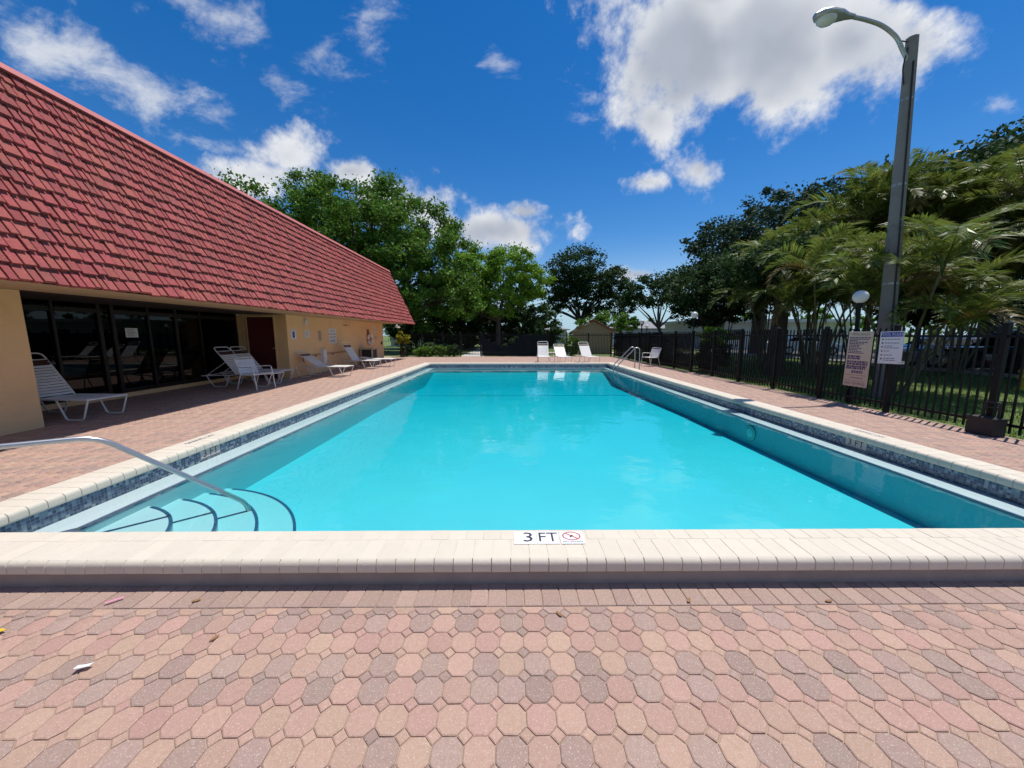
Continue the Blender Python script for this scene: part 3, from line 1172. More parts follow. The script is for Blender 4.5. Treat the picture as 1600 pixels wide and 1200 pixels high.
    def tile_vs(w):
        g = 0.0095
        th, lift = 0.052, 0.056
        ln = ex + 0.055
        x0, x1 = -w / 2 + g, w / 2 - g
        b = 0.004
        vs = [(x0, 0, lift - th), (x1, 0, lift - th), (x1, ln, 0.004 - th), (x0, ln, 0.004 - th),
              (x0 + b, b, lift), (x1 - b, b, lift), (x1 - b, ln, 0.004), (x0 + b, ln, 0.004),
              (x0, 0, lift - b), (x1, 0, lift - b), (x1, ln, 0.0), (x0, ln, 0.0)]
        fs = [(4, 5, 6, 7), (0, 1, 9, 8), (8, 9, 5, 4), (1, 2, 10, 9), (9, 10, 6, 5), (3, 0, 8, 11), (11, 8, 4, 7)]
        return vs, fs
    for w in widths:
        q = MB()
        q.add(*tile_vs(w))
        meshes.append(q.mesh('roof_tile', 'roof_tile'))
    items = []
    for j in range(N):
        s = j * ex - (0.012 if j == 0 else 0)
        y = -5.5 + rr.uniform(0, .15)
        yend = ROOF_Y1 - hip * j / N + 0.02
        while y < yend - 0.08:
            k = rr.choices(range(6), (2, 4, 4, 3, 2.5, 1.5))[0]
            w = widths[k]
            if y + w > yend:
                k = max([q for q in range(6) if y + widths[q] <= yend + 0.03], default=0)
                w = widths[k]
            items.append((j, s + rr.uniform(-.018, .016), y + w / 2, k, rr.gauss(0, .008), rr.uniform(-.006, .010)))
            y += w
    basis = Matrix(((0, u.x, nrm.x, 0), (1, 0, 0, 0), (0, u.z, nrm.z, 0), (0, 0, 0, 1)))
    # local x runs along the eave (world y), local y up the slope, local z outwards
    def mat_of(it):
        j, s, y, k, rot, lift = it
        o = E0 + u * s + nrm * lift
        return Matrix.Translation((o.x, y, o.z)) @ basis @ Matrix.Rotation(rot, 4, 'Z')
    vis = [it for it in items if it[2] > 3.6 + 0.055 * it[0]]
    vis.sort(key=lambda it: it[2])
    first = set(id(v) for v in vis[:300])
    rest = MB()
    T0 = Matrix.Translation(off)
    for it in items:
        if id(it) in first:
            o = link('roof_tile', meshes[it[3]], roof)
            o.matrix_local = T0 @ mat_of(it)
        else:
            me = meshes[it[3]]
            vs, fs = tile_vs(widths[it[3]])
            rest.add(vs, fs, 0, mat_of(it))
    o = part('further_roof_tiles', 'roof_tile', rest, roof)
    o['kind'] = 'stuff'
    return b


clubhouse = build_clubhouse()

# ------------------------------------------------------------------ fences


def build_fences():
    # right fence
    H = 1.56
    f = empty('iron_fence', (FENCE_X, 14, 0))
    tag(f, 'black picket fence running along the right side of the deck', 'fence')
    pk = MB()
    w = 0.0105
    pk.add([(-w, -w, 0.05), (w, -w, 0.05), (w, w, 0.05), (-w, w, 0.05), (-w, -w, H), (w, -w, H), (w, w, H), (-w, w, H), (0, 0, H + 0.03)],
           [(0, 1, 5, 4), (1, 2, 6, 5), (2, 3, 7, 6), (3, 0, 4, 7), (4, 5, 8), (5, 6, 8), (6, 7, 8), (7, 4, 8), (3, 2, 1, 0)])
    pkm = pk.mesh('picket', 'fence_black')
    po = MB()
    q = 0.034
    po.box((-q, -q, -0.03), (q, q, H + 0.06))
    po.add([(-q - .006, -q - .006, H + .06), (q + .006, -q - .006, H + .06), (q + .006, q + .006, H + .06), (-q - .006, q + .006, H + .06), (0, 0, H + .10)],
           [(0, 1, 4), (1, 2, 4), (2, 3, 4), (3, 0, 4), (3, 2, 1, 0)])
    pom = po.mesh('post', 'fence_black')
    posts = [2.2 + 0.0, 3.62, 5.06, 6.50, 7.95, 9.40, 10.85, 12.3, 13.75, 15.2, 16.65, 18.1, 19.55, 21.0, 22.45, 24.0]
    for y in posts:
        link('post', pom, f, (0, y - 14, 0))
    y = 2.25
    while y < 23.95:
        if min(abs(y - p) for p in posts) > 0.055:
            link('picket', pkm, f, (0, y - 14, rnd.uniform(-.004, .004)))
        y += 0.1035
    for z in (0.17, H - 0.13):
        m = MB()
        m.box((-0.018, 2.2 - 14, z - 0.019), (0.018, 24.0 - 14, z + 0.019))
        m.build('rail', 'fence_black', f)
    # far fence with a gap for the gate
    g = empty('iron_fence', (0, FENCE_Y, 0))
    tag(g, 'black picket fence across the far end of the deck', 'fence')
    xs = [-7.35, -5.9, -4.5, -3.3, -1.9, -0.45, 1.0, 2.45, 3.9, 5.35, 6.9]
    for x in xs:
        link('post', pom, g, (x, 0, 0))
    x = -7.3
    while x < 7.05:
        if min(abs(x - p) for p in xs) > 0.055 and not (-3.26 < x < -1.94):
            link('picket', pkm, g, (x, 0, rnd.uniform(-.004, .004)))
        x += 0.1035
    for z in (0.17, H - 0.13):
        m = MB()
        m.box((-7.35, -0.018, z - 0.019), (-3.3, 0.018, z + 0.019))
        m.build('rail', 'fence_black', g)
        m = MB()
        m.box((-1.9, -0.018, z - 0.019), (FENCE_X, 0.018, z + 0.019))
        m.build('rail', 'fence_black', g)
    gt = empty('iron_gate', (-2.6, FENCE_Y, 0))
    tag(gt, 'black picket gate in the far fence where the path leaves', 'gate')
    m = MB()
    for xx in (-0.64, 0.62):
        m.box((xx, -.02, .06), (xx + .04, .02, H))
    for z in (0.16, H - .14):
        m.box((-.6, -.016, z - .018), (.62, .016, z + .018))
    m.build('gate_frame', 'fence_black', gt)
    for i in range(11):
        link('picket', pkm, gt, (-0.52 + i * 0.1035, 0, 0))
    # windscreens tied to the fence
    def cloth(name, pts, top, mat, label, sag):
        """pts: two ground points; top(t) gives the height of the upper hem"""
        n, k = 44, 8
        a, b = Vector(pts[0]), Vector(pts[1])
        d = (b - a)
        nn = Vector((-d.y, d.x, 0)).normalized()
        vs = []
        for side in (0, 1):
            for i in range(n + 1):
                t = i / n
                for j in range(k + 1):
                    s = j / k
                    p = a + d * t
                    w_ = 0.03 * math.sin(t * 31 + s * 2) * (0.4 + s) + 0.02 * math.sin(t * 77 + 4 * s) + sag
                    p = p + nn * (w_ + side * 0.003)
                    vs.append((p.x, p.y, 0.03 + (top(t) - 0.03) * s))
        fs = []
        o2 = (n + 1) * (k + 1)
        for i in range(n):
            for j in range(k):
                q0 = i * (k + 1) + j
                fs.append((q0, q0 + k + 1, q0 + k + 2, q0 + 1))
                fs.append((o2 + q0 + 1, o2 + q0 + k + 2, o2 + q0 + k + 1, o2 + q0))
        m = MB()
        m.add(vs, fs)
        o = m.build(name, mat, smooth=True)
        tag(o, label, 'windscreen')
    def sagtop(t):
        if t < 0.62:
            u_ = t / 0.62
            return 1.52 - 0.95 * (1 - (2 * u_ - 1) ** 2) * (0.75 + 0.25 * u_)
        return 1.50 - 0.05 * math.sin((t - .62) / .38 * math.pi)
    cloth('windscreen', ((-1.85, FENCE_Y - 0.07, 0), (2.6, FENCE_Y - 0.07, 0)), sagtop, 'screen_black',
          'black windscreen cloth with a sagging top edge on the far fence', -0.0)
    cloth('windscreen', ((FENCE_X + 0.07, 13.8, 0), (FENCE_X + 0.07, 23.9, 0)), lambda t: 1.52 - 0.03 * math.sin(t * 9), 'screen_green',
          'dark green mesh windscreen along the far part of the right fence', 0.0)
    # latch box standing at the fence
    m = MB()
    u = empty('utility_box', (FENCE_X - 0.16, 4.98, 0))
    m.box((-0.10, -0.15, 0.005), (0.10, 0.15, 0.24))
    m.box((-0.11, -0.16, 0.24), (0.11, 0.16, 0.262))
    m.build('housing', 'bin_dark', u)
    m = MB()
    m.tube(arc_path([(0.05, -0.08, 0.262), (0.05, -0.08, 0.48), (0.05, 0.08, 0.48), (0.05, 0.08, 0.262)], 0.03), 0.014, 8)
    m.tube([(0.05, -0.08, 0.40), (0.05, 0.08, 0.40)], 0.012, 8)
    m.build('pipe_loop', 'bin_dark', u, smooth=True)
    tag(u, 'small dark box with a pipe loop at the foot of the right fence', 'utility box')


build_fences()

# ------------------------------------------------------------------ pool furniture


def make_lounger(angle, back_len=0.80):
    root = empty('chaise_lounge')
    r = 0.0135
    zs = 0.36
    Wd = 0.29
    m = MB()
    for s in (-1, 1):
        m.tube(arc_path([(0.0, s * Wd, zs), (0.93, s * Wd, zs)], 0.04), r, 8)
        m.tube([(-0.98, s * Wd, zs - 0.045), (0.0, s * Wd, zs - 0.02)], r, 8)
    for x in (-0.97, -0.02, 0.93):
        m.tube([(x, -Wd, zs if x > -.5 else zs - .045), (x, Wd, zs if x > -.5 else zs - .045)], r, 8)
    m.build('seat_frame', 'white_frame', root, smooth=True)
    for s in (-1, 1):
        for pts in ([(0.93, zs), (0.80, 0.015), (0.50, 0.015), (0.36, zs)], [(-0.22, zs - .03), (-0.34, 0.015), (-0.66, 0.015), (-0.84, zs - .04)]):
            m = MB()
            m.tube(arc_path([(p[0], s * Wd, p[1]) for p in pts], 0.05), r, 8)
            m.build('leg', 'white_frame', root, smooth=True)
    ca, sa = math.cos(angle), math.sin(angle)
    def bp(t, y, o=0.0):
        return (-0.05 - t * ca + o * sa, y, zs + t * sa + o * ca)
    m = MB()
    m.tube(arc_path([bp(0, -Wd + .02), bp(back_len + .12, -Wd + .02), bp(back_len + .12, Wd - .02), bp(0, Wd - .02)], 0.09, 5), r, 8)
    m.tube([bp(back_len - .02, -Wd + .02), bp(back_len - .02, Wd - .02)], r * .8, 8)
    if angle > 0.2:
        for s in (-1, 1):
            m.tube([bp(0.42, s * (Wd - .02)), (-0.86, s * (Wd - .02), zs - .04)], r * .7, 6)
    m.build('back_frame', 'white_frame', root, smooth=True)
    # vinyl straps
    wd, g = 0.047, 0.058
    def strap_mesh(hy, mt):
        b = MB()
        n = 6
        vs, fs = [], []
        for k in range(n + 1):
            y = -hy + 2 * hy * k / n
            dz = -0.012 * (1 - (2 * k / n - 1) ** 2)
            vs += [(-wd / 2, y, .014 + dz), (wd / 2, y, .014 + dz), (wd / 2, y, .010 + dz), (-wd / 2, y, .010 + dz)]
        for k in range(n):
            a = 4 * k
            for j in range(4):
                fs.append((a + j, a + (j + 1) % 4, a + 4 + (j + 1) % 4, a + 4 + j))
        b.add(vs, fs)
        return b.mesh('strap', mt)
    sm_, bm_ = strap_mesh(Wd, 'white_strap'), strap_mesh(Wd - .02, 'white_strap')
    br_ = strap_mesh(Wd - .02, 'brown_strap')
    x = 0.03
    while x < 0.90:
        link('strap', sm_, root, (x, 0, zs))
        x += g
    t = 0.05
    k = 0
    while t < back_len - .02:
        me = br_ if t > back_len - 0.12 else bm_
        o = link('strap', me, root, bp(t, 0))
        o.rotation_euler = (0, angle, 0)
        t += g
    return root


def make_armchair():
    root = empty('patio_chair')
    r = 0.0135
    for s in (-1, 1):
        m = MB()
        m.tube(arc_path([(0.30, s * .28, 0.012), (0.22, s * .28, 0.62), (-0.24, s * .28, 0.60), (-0.25, s * .27, 0.56)], 0.07), r, 8)
        m.build('arm', 'white_frame', root, smooth=True)
        m = MB()
        m.tube([(-0.34, s * .27, 0.012), (-0.19, s * .27, 0.42)], r, 8)
        m.build('leg', 'white_frame', root, smooth=True)
    m = MB()
    m.tube([(0.245, -.27, .42), (-.2, -.27, .40)], r, 8)
    m.tube([(0.245, .27, .42), (-.2, .27, .40)], r, 8)
    m.tube([(0.25, -.27, .42), (0.25, .27, .42)], r, 8)
    m.tube([(-.2, -.27, .40), (-.2, .27, .40)], r, 8)
    m.build('seat_frame', 'white_frame', root, smooth=True)
    m = MB()
    m.tube(arc_path([(-.19, -.26, .40), (-.37, -.26, .85), (-.37, .26, .85), (-.19, .26, .40)], 0.08, 5), r, 8)
    m.build('back_frame', 'white_frame', root, smooth=True)
    b = MB()
    b.box((-.023, -.26, .010), (.023, .26, .014))
    sm_ = b.mesh('strap', 'white_strap')
    x = -0.15
    while x < 0.24:
        link('strap', sm_, root, (x, 0, .41))
        x += 0.056
    u = Vector((-.18, 0, .45)).normalized()
    t = 0.06
    while t < 0.41:
        o = link('strap', sm_, root, (-.19 + u.x * t - .004, 0, .40 + u.z * t))
        o.rotation_euler = (0, math.atan2(u.z, -u.x), 0)
        t += 0.056
    return root


protos = {}


def lounger(x, y, rz, ang, label, group):
    key = round(ang, 2)
    if key in protos:
        o = copy_tree(protos[key])
    else:
        o = protos[key] = make_lounger(ang)
    o.location = (x, y, 0)
    o.rotation_euler = (0, 0, rz)
    tag(o, label, 'lounger', group)
    return o


GL = 'white strap loungers by the clubhouse'
lounger(-8.0, 6.22, R(-3), R(56), 'white strap lounger partly hidden behind the near stucco column', GL)
lounger(-7.62, 10.15, R(2), R(54), 'white strap lounger by the glass wall, the nearer one behind the armchair', GL)
lounger(-7.85, 11.02, R(-2), R(52), 'white strap lounger just in front of the red door', GL)
lounger(-6.55, 12.45, R(-4), R(33), 'white strap lounger with a low back under the wall signs', GL)
lounger(-6.60, 15.35, R(-6), R(58), 'white strap lounger with upright back in front of the dark bin', GL)
lounger(-6.25, 16.35, R(-3), R(6), 'white strap lounger lying flat next to the far wall end', GL)
GF = 'white loungers at the far end of the pool'
lounger(1.78, 18.45, R(-92), R(53), 'leftmost of the three white loungers beyond the pool', GF)
lounger(2.72, 18.35, R(-84), R(40), 'middle, lower backed one of the three white loungers beyond the pool', GF)
lounger(4.08, 18.45, R(-80), R(50), 'rightmost of the three white loungers beyond the pool', GF)
ch = make_armchair()
ch.location = (-6.80, 9.45, 0)
ch.rotation_euler = (0, 0, R(-12))
tag(ch, 'white strap armchair in front of the two loungers by the red door', 'chair', 'white strap armchairs')
c2 = copy_tree(ch)
c2.location = (6.6, 16.4, 0)
c2.rotation_euler = (0, 0, R(205))
tag(c2, 'white strap armchair alone beside the right fence', 'chair', 'white strap armchairs')


def build_rails():
    # grab rail over the entry steps
    o = empty('grab_rail', (-4.3, 1.6, 0))
    tag(o, 'stainless steel grab rail leading down the curved pool steps', 'handrail')
    m = MB()
    m.tube(arc_path([(0, 0, -0.01), (0.08, 0.08, 0.74), (1.08, 1.09, 0.66), (1.57, 1.58, -0.015), (1.70, 1.70, -0.19), (1.72, 1.72, -0.34)], 0.11, 6), 0.0205, 14)
    m.build('rail', 'steel', o, smooth=True)
    m = MB()
    m.lathe([(0.055, 0.0), (0.055, 0.012), (0.03, 0.03)], 18, 0, Matrix.Translation((0, 0, 0)))
    m.build('escutcheon', 'steel', o, smooth=True)
    # ladder at the far right
    l = empty('pool_ladder', (4.8, 14.3, 0))
    tag(l, 'stainless steel pool ladder at the far right side', 'ladder')
    for dy in (-0.26, 0.26):
        m = MB()
        m.tube(arc_path([(0.42, dy, -0.01), (0.40, dy, 0.92), (0.24, dy, 0.96), (-0.46, dy, 0.22), (-0.48, dy, -0.75)], 0.10, 6), 0.021, 12)
        m.build('ladder_rail', 'steel', l, smooth=True)
    for z in (-0.10, -0.32):
        m = MB()
        m.box((-0.53, -0.24, z), (-0.43, 0.24, z + 0.03))
        m.build('tread', 'white_frame', l)


build_rails()

# ------------------------------------------------------------------ things on the clubhouse wall


def wall_frame(y, z, d=0.0):
    # text plane on the wall facing the pool: reading direction runs away from the camera (+y)
    return frame((WALLX + 0.004 + d, y, z), (0, 1, 0), (0, 0, 1))


def wall_sign(name, y, z, w, h, mat, label, lines, cat='sign'):
    o = empty(name, (0, 0, 0))
    o.matrix_world = wall_frame(y, z)
    m = MB()
    m.box((-w / 2, -h / 2, 0), (w / 2, h / 2, 0.006))
    m.build('board', mat, o)
    for (txt, size, dy, ink, sx) in lines:
        lettering(txt, size, ink, o, Matrix.Translation((0, dy, 0.0075)), sx=sx)
    tag(o, label, cat)
    return o


def bars(o, rows, ink, x0, x1, z=0.0075, th=0.012):
    """small print too fine to read: rows of word-long strokes"""
    m = MB()
    rr = random.Random(len(rows) + int(x1 * 100))
    for (y, frac) in rows:
        x = x0
        end = x0 + (x1 - x0) * frac
        while x < end - 0.01:
            w = min(rr.uniform(0.02, 0.07), end - x)
            m.add([(x, y - th / 2, z), (x + w, y - th / 2, z), (x + w, y + th / 2, z), (x, y + th / 2, z)], [(0, 1, 2, 3)])
            x += w + 0.011
    m.build('small_print', ink, o)


def build_wall_things():
    s = wall_sign('notice_sign', 12.25, 1.48, 0.30, 0.34, 'sign_white', 'small white and blue notice nearest the red door', [('NOTICE', 0.06, 0.12, 'ink_brown', 1)])
    m = MB()
    m.box((-0.06, -0.13, 0.0065), (0.06, 0.08, 0.0075))
    m.build('picture', 'sign_blue', s)
    s = wall_sign('notice_sign', 13.08, 1.49, 0.30, 0.27, 'sign_white', 'small white printed notice below the wall lamp', [])
    bars(s, [(0.09, .9), (0.055, .7), (0.02, .95), (-0.02, .8), (-0.06, .9), (-0.095, .5)], 'ink_purple', -0.12, 0.12)
    s = wall_sign('notice_sign', 13.95, 1.42, 0.28, 0.42, 'sign_tan', 'tan notice with brown print left of the lifeguard sign', [])
    bars(s, [(0.17 - i * 0.034, 0.75 + 0.2 * ((i * 7) % 3) / 2) for i in range(11)], 'ink_brown', -0.12, 0.12, th=0.022)
    s = wall_sign('lifeguard_sign', 14.95, 1.41, 0.62, 0.60, 'sign_white', 'large white lifeguard warning sign on the tan wall',
                  [('NOTICE', 0.11, 0.20, 'sign_blue', 1), ('NO LIFEGUARD', 0.105, 0.07, 'ink', .82), ('ON DUTY', 0.12, -0.06, 'ink', 1)])
    bars(s, [(-0.17, .95), (-0.205, .8), (-0.24, .9)], 'ink_purple', -0.26, 0.26, th=0.018)
    # lamp
    o = empty('wall_lamp', (WALLX, 12.95, 1.80))
    m = MB()
    m.box((0, -0.055, 0), (0.03, 0.055, 0.26))
    m.build('back_plate', 'white_frame', o)
    m = MB()
    m.lathe([(0.03, 0.02), (0.05, 0.05), (0.05, 0.2), (0.035, 0.235), (0.01, 0.24)], 14, 0, Matrix.Translation((0.07, 0, 0)))
    m.build('shade', 'globe', o, smooth=True)
    tag(o, 'small white wall lamp above the notices', 'lamp')
    # safety hook pole lying on wall brackets
    o = empty('rescue_pole', (WALLX, 14.4, 0.70))
    m = MB()
    m.tube([(0.05, -1.55, 0.0), (0.05, 2.3, 0.02)], 0.018, 8)
    m.build('pole', 'pipe', o, smooth=True)
    m = MB()
    m.tube(arc_path([(0.05, -1.55, 0), (0.05, -1.72, 0.0), (0.05, -1.80, -0.12), (0.05, -1.70, -0.25)], .08), 0.012, 8)
    m.build('hook', 'bin_dark', o, smooth=True)
    for y in (-0.9, 0.4, 1.7):
        m = MB()
        m.box((0.0, y - 0.02, -0.05), (0.075, y + 0.02, -0.02))
        m.build('bracket', 'bin_dark', o)
    tag(o, 'long brown rescue pole resting on brackets low on the wall', 'rescue pole')
    # hose reel box
    o = empty('shower_fixture', (WALLX, 13.95, 0.35))
    m = MB()
    prof = [(-.10, 0.0), (.10, 0.0), (.12, .35), (.09, .50), (0, .55), (-.09, .50), (-.12, .35)]
    m.prism(prof, 0.0, 0.16, 0, Matrix(((0, 0, 1, 0), (1, 0, 0, 0), (0, 1, 0, 0), (0, 0, 0, 1))))
    m.build('basin', 'white_frame', o)
    m = MB()
    m.tube(arc_path([(0.12, 0.0, 0.5), (0.13, 0, 0.60), (0.2, 0, 0.58)], .03), 0.012, 8)
    m.build('spout', 'steel', o, smooth=True)
    tag(o, 'white drinking fountain fixed low on the tan wall', 'fountain')
    # small camera
    o = empty('security_camera', (WALLX, 16.0, 1.86))
    m = MB()
    m.tube([(0, 0, 0), (0.09, 0, 0.01)], 0.014, 8)
    m.build('bracket', 'bin_tan', o)
    m = MB()
    m.tube([(0.05, -0.05, 0.02), (0.14, 0.05, 0.0)], 0.032, 10)
    m.build('housing', 'pipe', o, smooth=True)
    tag(o, 'small brown security camera high on the tan wall', 'camera')
    # life ring on its board
    o = empty('life_ring', (WALLX, 18.75, 1.22))
    m = MB()
    m.box((0.0, -0.20, 0.15), (0.025, 0.05, 0.52))
    m.build('board', 'ink_brown', o)
    n, k = 28, 10
    for mats, sel in (('ring_white', 0), ('ring_red', 1)):
        vs, fs = [], []
        for i in range(n + 1):
            for j in range(k):
                a, b = 2 * math.pi * i / n, 2 * math.pi * j / k
                rr_ = 0.25 + (0.062 + 0.003 * sel) * math.cos(b)
                vs.append((0.075 + (0.055 + .003 * sel) * math.sin(b), rr_ * math.cos(a), rr_ * math.sin(a)))
        for i in range(n):
            if sel and i % 7 not in (0,):
                continue
            for j in range(k):
                fs.append((i * k + j, i * k + (j + 1) % k, (i + 1) * k + (j + 1) % k, (i + 1) * k + j))
        m = MB()
        m.add(vs, fs)
        m.build('ring' if not sel else 'band', mats, o, smooth=True)
    m = MB()
    pts = [(0.14, 0.27 * math.cos(a), 0.27 * math.sin(a) - 0.05 * abs(math.sin(2 * a))) for a in [2 * math.pi * i / 32 for i in range(33)]]
    m.tube(pts, 0.009, 6)
    m.build('rope', 'ring_white', o, smooth=True)
    tag(o, 'white life ring hanging on the tan wall above the dark bin', 'life ring')
    s = wall_sign('notice_sign', 19.55, 1.72, 0.34, 0.36, 'sign_white', 'small white sign highest up near the far wall corner', [('POOL', 0.09, 0.08, 'ink_purple', 1)])
    bars(s, [(-.02, .9), (-.07, .6), (-.12, .8)], 'ink_purple', -.13, .13, th=.02)
    s = wall_sign('notice_sign', 19.75, 1.30, 0.40, 0.22, 'sign_tan', 'small tan sign below the highest white sign near the wall corner', [])
    bars(s, [(.06, .9), (.01, .8), (-.05, .9)], 'ink_brown', -.17, .17, th=.02)
    o = empty('wall_outlet', (WALLX, 20.55, 0.98))
    m = MB()
    m.box((0, -0.06, -0.08), (0.05, 0.06, 0.08))
    m.build('box', 'bin_dark', o)
    m = MB()
    m.box((0.05, -0.05, -0.01), (0.06, 0.05, 0.07))
    m.build('flap', 'bin_dark', o)
    tag(o, 'dark outlet box at the far corner of the tan wall', 'outlet')
    # bin
    o = empty('litter_bin', (-7.02, 17.75, 0))
    m = MB()
    m.box((-0.30, -0.34, 0.0), (0.30, 0.34, 0.10))
    for dx in (-0.30, 0.24):
        for dy in (-0.34, 0.28):
            m.box((dx, dy, 0.10), (dx + .06, dy + .06, 0.74))
    m.box((-0.32, -0.36, 0.74), (0.32, 0.36, 0.80))
    m.build('frame', 'bin_tan', o)
    m = MB()
    m.box((-0.27, -0.31, 0.105), (0.27, 0.31, 0.735))
    m.build('liner', 'bin_dark', o)
    tag(o, 'dark litter bin in a tan frame against the wall', 'bin')
    # paper on the glass door
    o = empty('paper_notice', (GLX + 0.004, 8.60, 1.50))
    m = MB()
    m.box((-0.002, -0.14, -0.11), (0.001, 0.14, 0.11))
    m.build('sheet', 'sign_white', o)
    m = MB()
    for i in range(5):
        m.add([(0.002, -0.10, 0.07 - i * .033), (0.002, 0.06 + .01 * (i % 3), 0.07 - i * .033), (0.002, 0.06 + .01 * (i % 3), 0.078 - i * .033), (0.002, -0.10, 0.078 - i * .033)], [(0, 1, 2, 3)])
    m.build('small_print', 'ink_purple', o)
    tag(o, 'white paper notice stuck on the dark glass door', 'notice')


build_wall_things()

# ------------------------------------------------------------------ signs, lamps and pole at the right fence


def build_fence_signs():
    def fsign(name, y, z, w, h, mat, label, tilt=0.0):
        o = empty(name, (0, 0, 0))
        M = frame((FENCE_X - 0.05, y, z), (0, -1, 0), (0, 0, 1)) @ Matrix.Rotation(tilt, 4, 'Z')
        o.matrix_world = M
        m = MB()
        m.box((-w / 2, -h / 2, -0.004), (w / 2, h / 2, 0.002))
        m.build('board', mat, o)
        for (dx, dy) in ((-w / 2 + .03, h / 2 - .03), (w / 2 - .03, h / 2 - .03), (-w / 2 + .03, -h / 2 + .03), (w / 2 - .03, -h / 2 + .03)):
            k = MB()
            k.lathe([(0.008, 0.002), (0.008, 0.005), (0.004, 0.007)], 8, 0, Matrix.Translation((dx, dy, 0)))
            k.build('screw', 'steel', o)
        tag(o, label, 'sign')
        return o
    T = Matrix.Translation
    s = fsign('rules_sign', 7.12, 0.96, 0.50, 1.12, 'sign_tan', 'tall faded tan pool rules sign hanging on the right fence')
    lettering('POOL RULES', 0.062, 'ink', s, T((0, 0.50, .0035)))
    bars(s, [(0.435 - i * 0.031, f) for i, f in enumerate((.98, .95, .4, .9, .7, .55, .5, .65, .45, .6, .75))], 'ink_purple', -0.22, 0.22, z=.0035, th=.018)
    bars(s, [(0.055, .62), (0.012, .62)], 'ink_purple', -0.22, 0.22, z=.0036, th=.034)
    bars(s, [(-0.055, .98), (-0.10, .98), (-0.15, .95), (-0.19, .9)], 'ink_purple', -0.22, 0.22, z=.0037, th=.036)
    bars(s, [(-0.245, .98), (-0.275, .98)], 'ink_purple', -0.10, 0.14, z=.0038, th=.024)
    bars(s, [(-0.325, 1.0)], 'ink_brown', -0.22, 0.22, z=.0039, th=.01)
    lettering('WARNING', 0.055, 'ink_purple', s, T((0.02, -0.385, .0035)))
    bars(s, [(-0.44, 1.0)], 'ink_brown', -0.22, 0.22, z=.0041, th=.008)
    lettering('NO DIVING', 0.08, 'ink_purple', s, T((0, -0.50, .0035)))
    s = fsign('rules_sign', 6.53, 1.215, 0.41, 0.60, 'sign_white', 'white pool rules sign with a blue header on the right fence', R(1.5))
    m = MB()
    m.box((-0.19, 0.20, 0.002), (0.19, 0.285, 0.0032))
    m.build('header', 'sign_blue', s)
    lettering('POOL RULES', 0.070, 'sign_white', s, T((0, 0.243, .0042)), sx=.95)
    for i, (y, ink) in enumerate(((.155, 'ink_red'), (.085, 'ink_purple'), (.015, 'ink_red'), (-.065, 'ink_red'), (-.14, 'ink_red'), (-.21, 'ink'))):
        m = MB()
        m.lathe([(0.016, 0.002), (0.016, 0.0034)], 12, 0, T((-0.15, y, 0)))
        m.build('symbol', ink, s)
    bars(s, [(.155, .98)], 'ink_purple', -.11, .15, z=.0034)
    bars(s, [(.085, .95)], 'ink_purple', -.11, .15, z=.0034)
    bars(s, [(.03, .5), (-.005, 1.0)], 'ink_purple', -.11, .16, z=.0034)
    bars(s, [(-.065, .35)], 'ink_purple', -.11, .15, z=.0034)
    bars(s, [(-.14, .6)], 'ink_purple', -.11, .15, z=.0034)
    bars(s, [(-.20, .8), (-.235, .8)], 'ink_purple', -.11, .15, z=.0034)


build_fence_signs()


def globe_lamp(x, y, h, lean, label, r=0.132):
    o = empty('globe_lamp', (x, y, 0))
    o.rotation_euler = (0, lean, 0)
    m = MB()
    m.lathe([(0.06, -0.1), (0.06, 0.25), (0.032, 0.30), (0.03, h - r - 0.10), (0.05, h - r - 0.08), (0.06, h - r - 0.02), (0.045, h - r + 0.01)], 12)
    m.build('post', 'fence_black', o, smooth=True)
    m = MB()
    n = 12
    m.lathe([(r * math.cos(a), h + r * math.sin(a)) for a in [(-math.pi / 2 * 0.9) + i * (math.pi * 0.95) / n for i in range(n + 1)]], 20)
    m.build('globe', 'globe', o, smooth=True)
    tag(o, label, 'lamp', 'white globe lamps along the right fence')


globe_lamp(7.42, 7.50, 2.24, R(-1.5), 'white globe lamp on a leaning black post, nearest, above the signs')
globe_lamp(7.45, 14.35, 2.24, 0, 'white globe lamp on a black post behind the armchair by the fence')
globe_lamp(7.50, 20.2, 2.18, R(1), 'white globe lamp on a black post at the far fence corner')
globe_lamp(12.4, 32.0, 2.2, 0, 'tiny far white globe lamp beyond the fence corner', 0.16)


